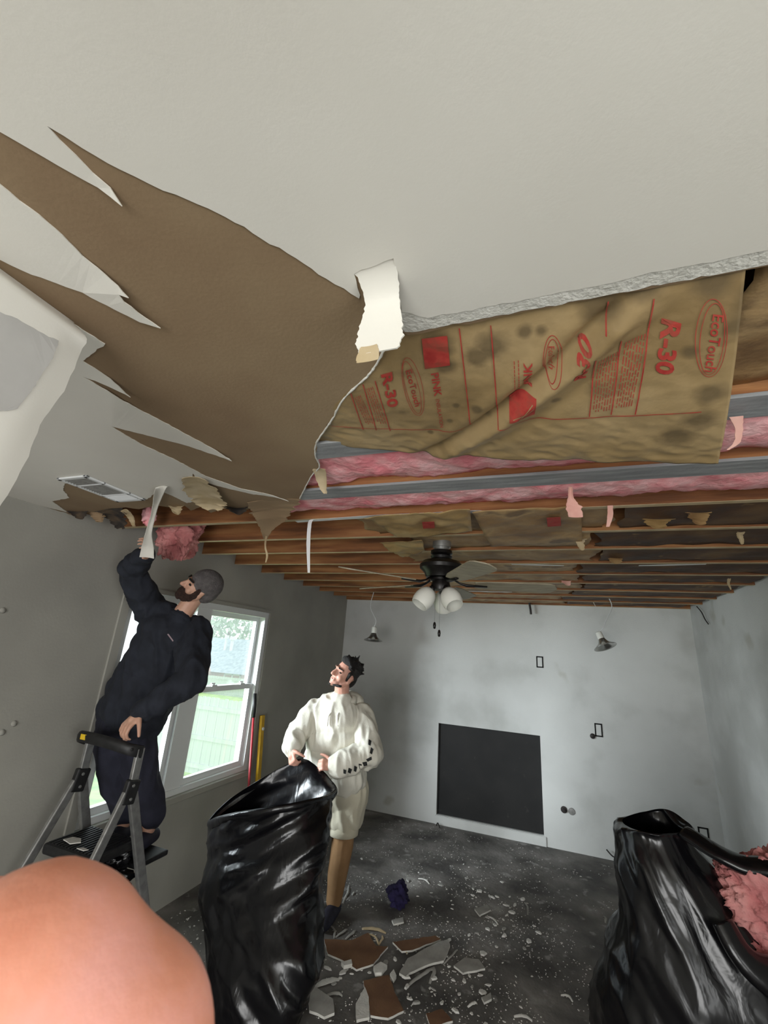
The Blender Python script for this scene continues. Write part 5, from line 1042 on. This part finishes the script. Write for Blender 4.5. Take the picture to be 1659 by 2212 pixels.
hand(B, d['wrL'], onY(262, 1580, -3.69)-d['wrL'], (.05, .75, -.75), (.75, -.5, .2), (.45, .8, .6), .10)
B.build('body', M['skin'], m1, .0052, 5)
for q in (-1, 1): put(Blob().ell(P1(q*.033, .074, .006), (.013, .010, .008), A1).build('eye', M['eye'], None, .003, 2), m1)
for q in (-1, 1): put(Blob().cap(P1(q*.014, .094, .032), .008, P1(q*.052, .076, .034), .006).build('eyebrow', M['hair'], None, .003, 2), m1)
bb = Blob(); bb.ell(P1(0, .045, -.080), (.058, .052, .042), A1); bb.ell(P1(0, .072, -.100), (.034, .026, .026), A1); bb.cap(P1(-.028, .080, -.046), .009, P1(.028, .080, -.046), .009)
for q in (-1, 1): bb.chain([P1(q*.072, .012, .02), P1(q*.070, .015, -.03), P1(q*.052, .03, -.07)], [.014, .019, .024])
bb.build('beard', M['beard'], m1, .005, 2, lambda p: wr(p, 3, .004, 60, 60))
bn = Blob(); bn.ell(P1(0, -.030, .052), (.090, .104, .094), A1); bn.ell(P1(0, -.062, .020), (.084, .072, .092), A1)
bn.build('beanie', M['beanie'], m1, .006, 4, lambda p: wr(p, 9, .002, 20, 20), None)
c = Blob(); up_ = U(d['neck']-d['pel']); rt_ = U(np.cross(up_, (0.3, 1, 0))); rt_ = U(d['shL']-d['shR']); bk = np.cross(rt_, up_); AX = np.array([U(rt_-up_*(rt_@up_)), U(bk), up_])
[c.ell(d['chest']*(1-t)+d['pel']*t, (.198+.006*math.sin(t*3), .145, .15), AX) for t in (-.06, .14, .32, .5, .68, .86)]; c.cap(d['shR'], .082, d['shL'], .085)
c.cap(d['neck']-up_*.045, .068, d['chest'], .12)
c.chain([d['shR'], d['elR'], d['wrR']-U(d['wrR']-d['elR'])*.02], [.088, .068, .046]); c.chain([d['shL'], d['elL'], d['wrL']-U(d['wrL']-d['elL'])*.02], [.092, .074, .050])
jk = c.build('jacket', M['navy'], m1, .009, 4, lambda p: wr(p, 12, .012)+folds(p, 8, .016)+.4*folds(p*1.8, 3, .012))
put(Blob().chain([d['neck']-up_*.03+AX[0]*.062*math.cos(t)+AX[1]*.058*math.sin(t)-up_*.02*math.sin(t)*-1 for t in np.linspace(0, 2*PI, 19)], [.016]*19).build('collar', M['navy'], None, .006, 3), m1)
c = Blob(); c.ell(d['pel'], (.17, .135, .15), AX)
c.chain([d['hipR'], knR, anR+np.array((0, 0, .07))], [.105, .092, .072]); c.chain([d['hipL'], knL, anL+np.array((0, 0, .07))], [.115, .094, .072])
c.build('trousers', M['navy2'], m1, .009, 5, lambda p: wr(p, 5, .009)+folds(p, 2, .013))
for a in (anR, anL): put(Blob().chain([a+np.array((-.01, .05, -.05)), a+np.array((.01, -.04, -.05)), a+np.array((.035, -.14, -.055))], [.040, .044, .034]).build('shoe', M['shoe'], None, .006, 4, None, lambda p: p[2] < .657), m1)
bpy.context.view_layer.update()
M['badge'] = mat('pale_badge', [(150, 130, 136)], .7)
decal(jk, [[(361, 1370), (364, 1369), (375, 1384), (373, 1386)]], M['badge'], 'chest_badge')

# ---- the photographer's hand: one fingertip over the corner of the lens
hp_ = thing('photographer_hand', 'blurred pinkish fingertip of the photographer covering the lower left corner', 'hand', CAM+FW*.03-UP*.08-RT*.05)
def cpt(x, y, z): return CAM+RT*x+UP*y+FW*z
B = Blob(); RF, DF = .0098, .047
edge = [(-70, 1925), (10, 1884), (110, 1868), (190, 1886), (270, 1930), (350, 2006), (415, 2090), (450, 2160), (466, 2225), (470, 2300)]; cs_ = []
for i, e in enumerate(edge):                               # finger side: sphere chain whose silhouette runs along these rays
    a_ = np.array(edge[max(i-1, 0)], float); c_ = np.array(edge[min(i+1, len(edge)-1)], float); t_ = U(c_-a_); n_ = np.array((-t_[1], t_[0])); re = U(ray(*e)); lo, hi = 10, 1500
    for _ in range(40):
        md = (lo+hi)/2; q = ray(*(np.array(e)+n_*md))*DF; ok = math.acos(min(1, U(q)@re)) < math.asin(RF/np.linalg.norm(q)); lo, hi = (md, hi) if ok else (lo, md)
    cs_.append(ray(*(np.array(e)+n_*lo))*DF+CAM)
for i in range(len(cs_)-1): B.cap(cs_[i], RF, cs_[i+1], RF)
core = np.mean(cs_, axis=0); kn = core-UP*.045-RT*.022-FW*.004
for q in cs_: B.cap(q, RF, core-UP*.012-RT*.006, RF*1.1)
B.chain([core-UP*.010-RT*.005, core-UP*.028-RT*.012, kn], [.0125, .012, .0135]); wr_ = kn-UP*.085-FW*.03-RT*.02
for o, l in ((.022, .07), (.044, .07), (.064, .055)):
    k = kn+FW*o*.9-UP*.02-RT*.02; B.cap(wr_+FW*o*.7, .016, k, .0125); p = k
    for c_, fr in ((-.6, .45), (-1.4, .32), (-2.1, .25)): q = p+U(UP*math.cos(c_)+RT*math.sin(c_))*l*fr; B.cap(p, .0105, q, .0095); p = q
B.cap(wr_, .018, kn, .014); B.cap(wr_+FW*.02, .024, wr_+FW*.02-UP*.10-FW*.12, .030); B.cap(wr_+FW*.02, .026, kn+FW*.03-UP*.03, .022)
p = wr_+RT*.015; B.chain([p, p+UP*.025+RT*.03, p+UP*.03+RT*.06-FW*.005, p+UP*.03+RT*.085-FW*.01], [.016, .0145, .0125, .010])
M['finger'] = mat('finger_skin', [(190, 122, 96), (200, 134, 110), (206, 144, 130)], .6, 70, sss=.2, bump=.05, bscale=900)
B.build('hand', M['finger'], hp_, .0016, 22)
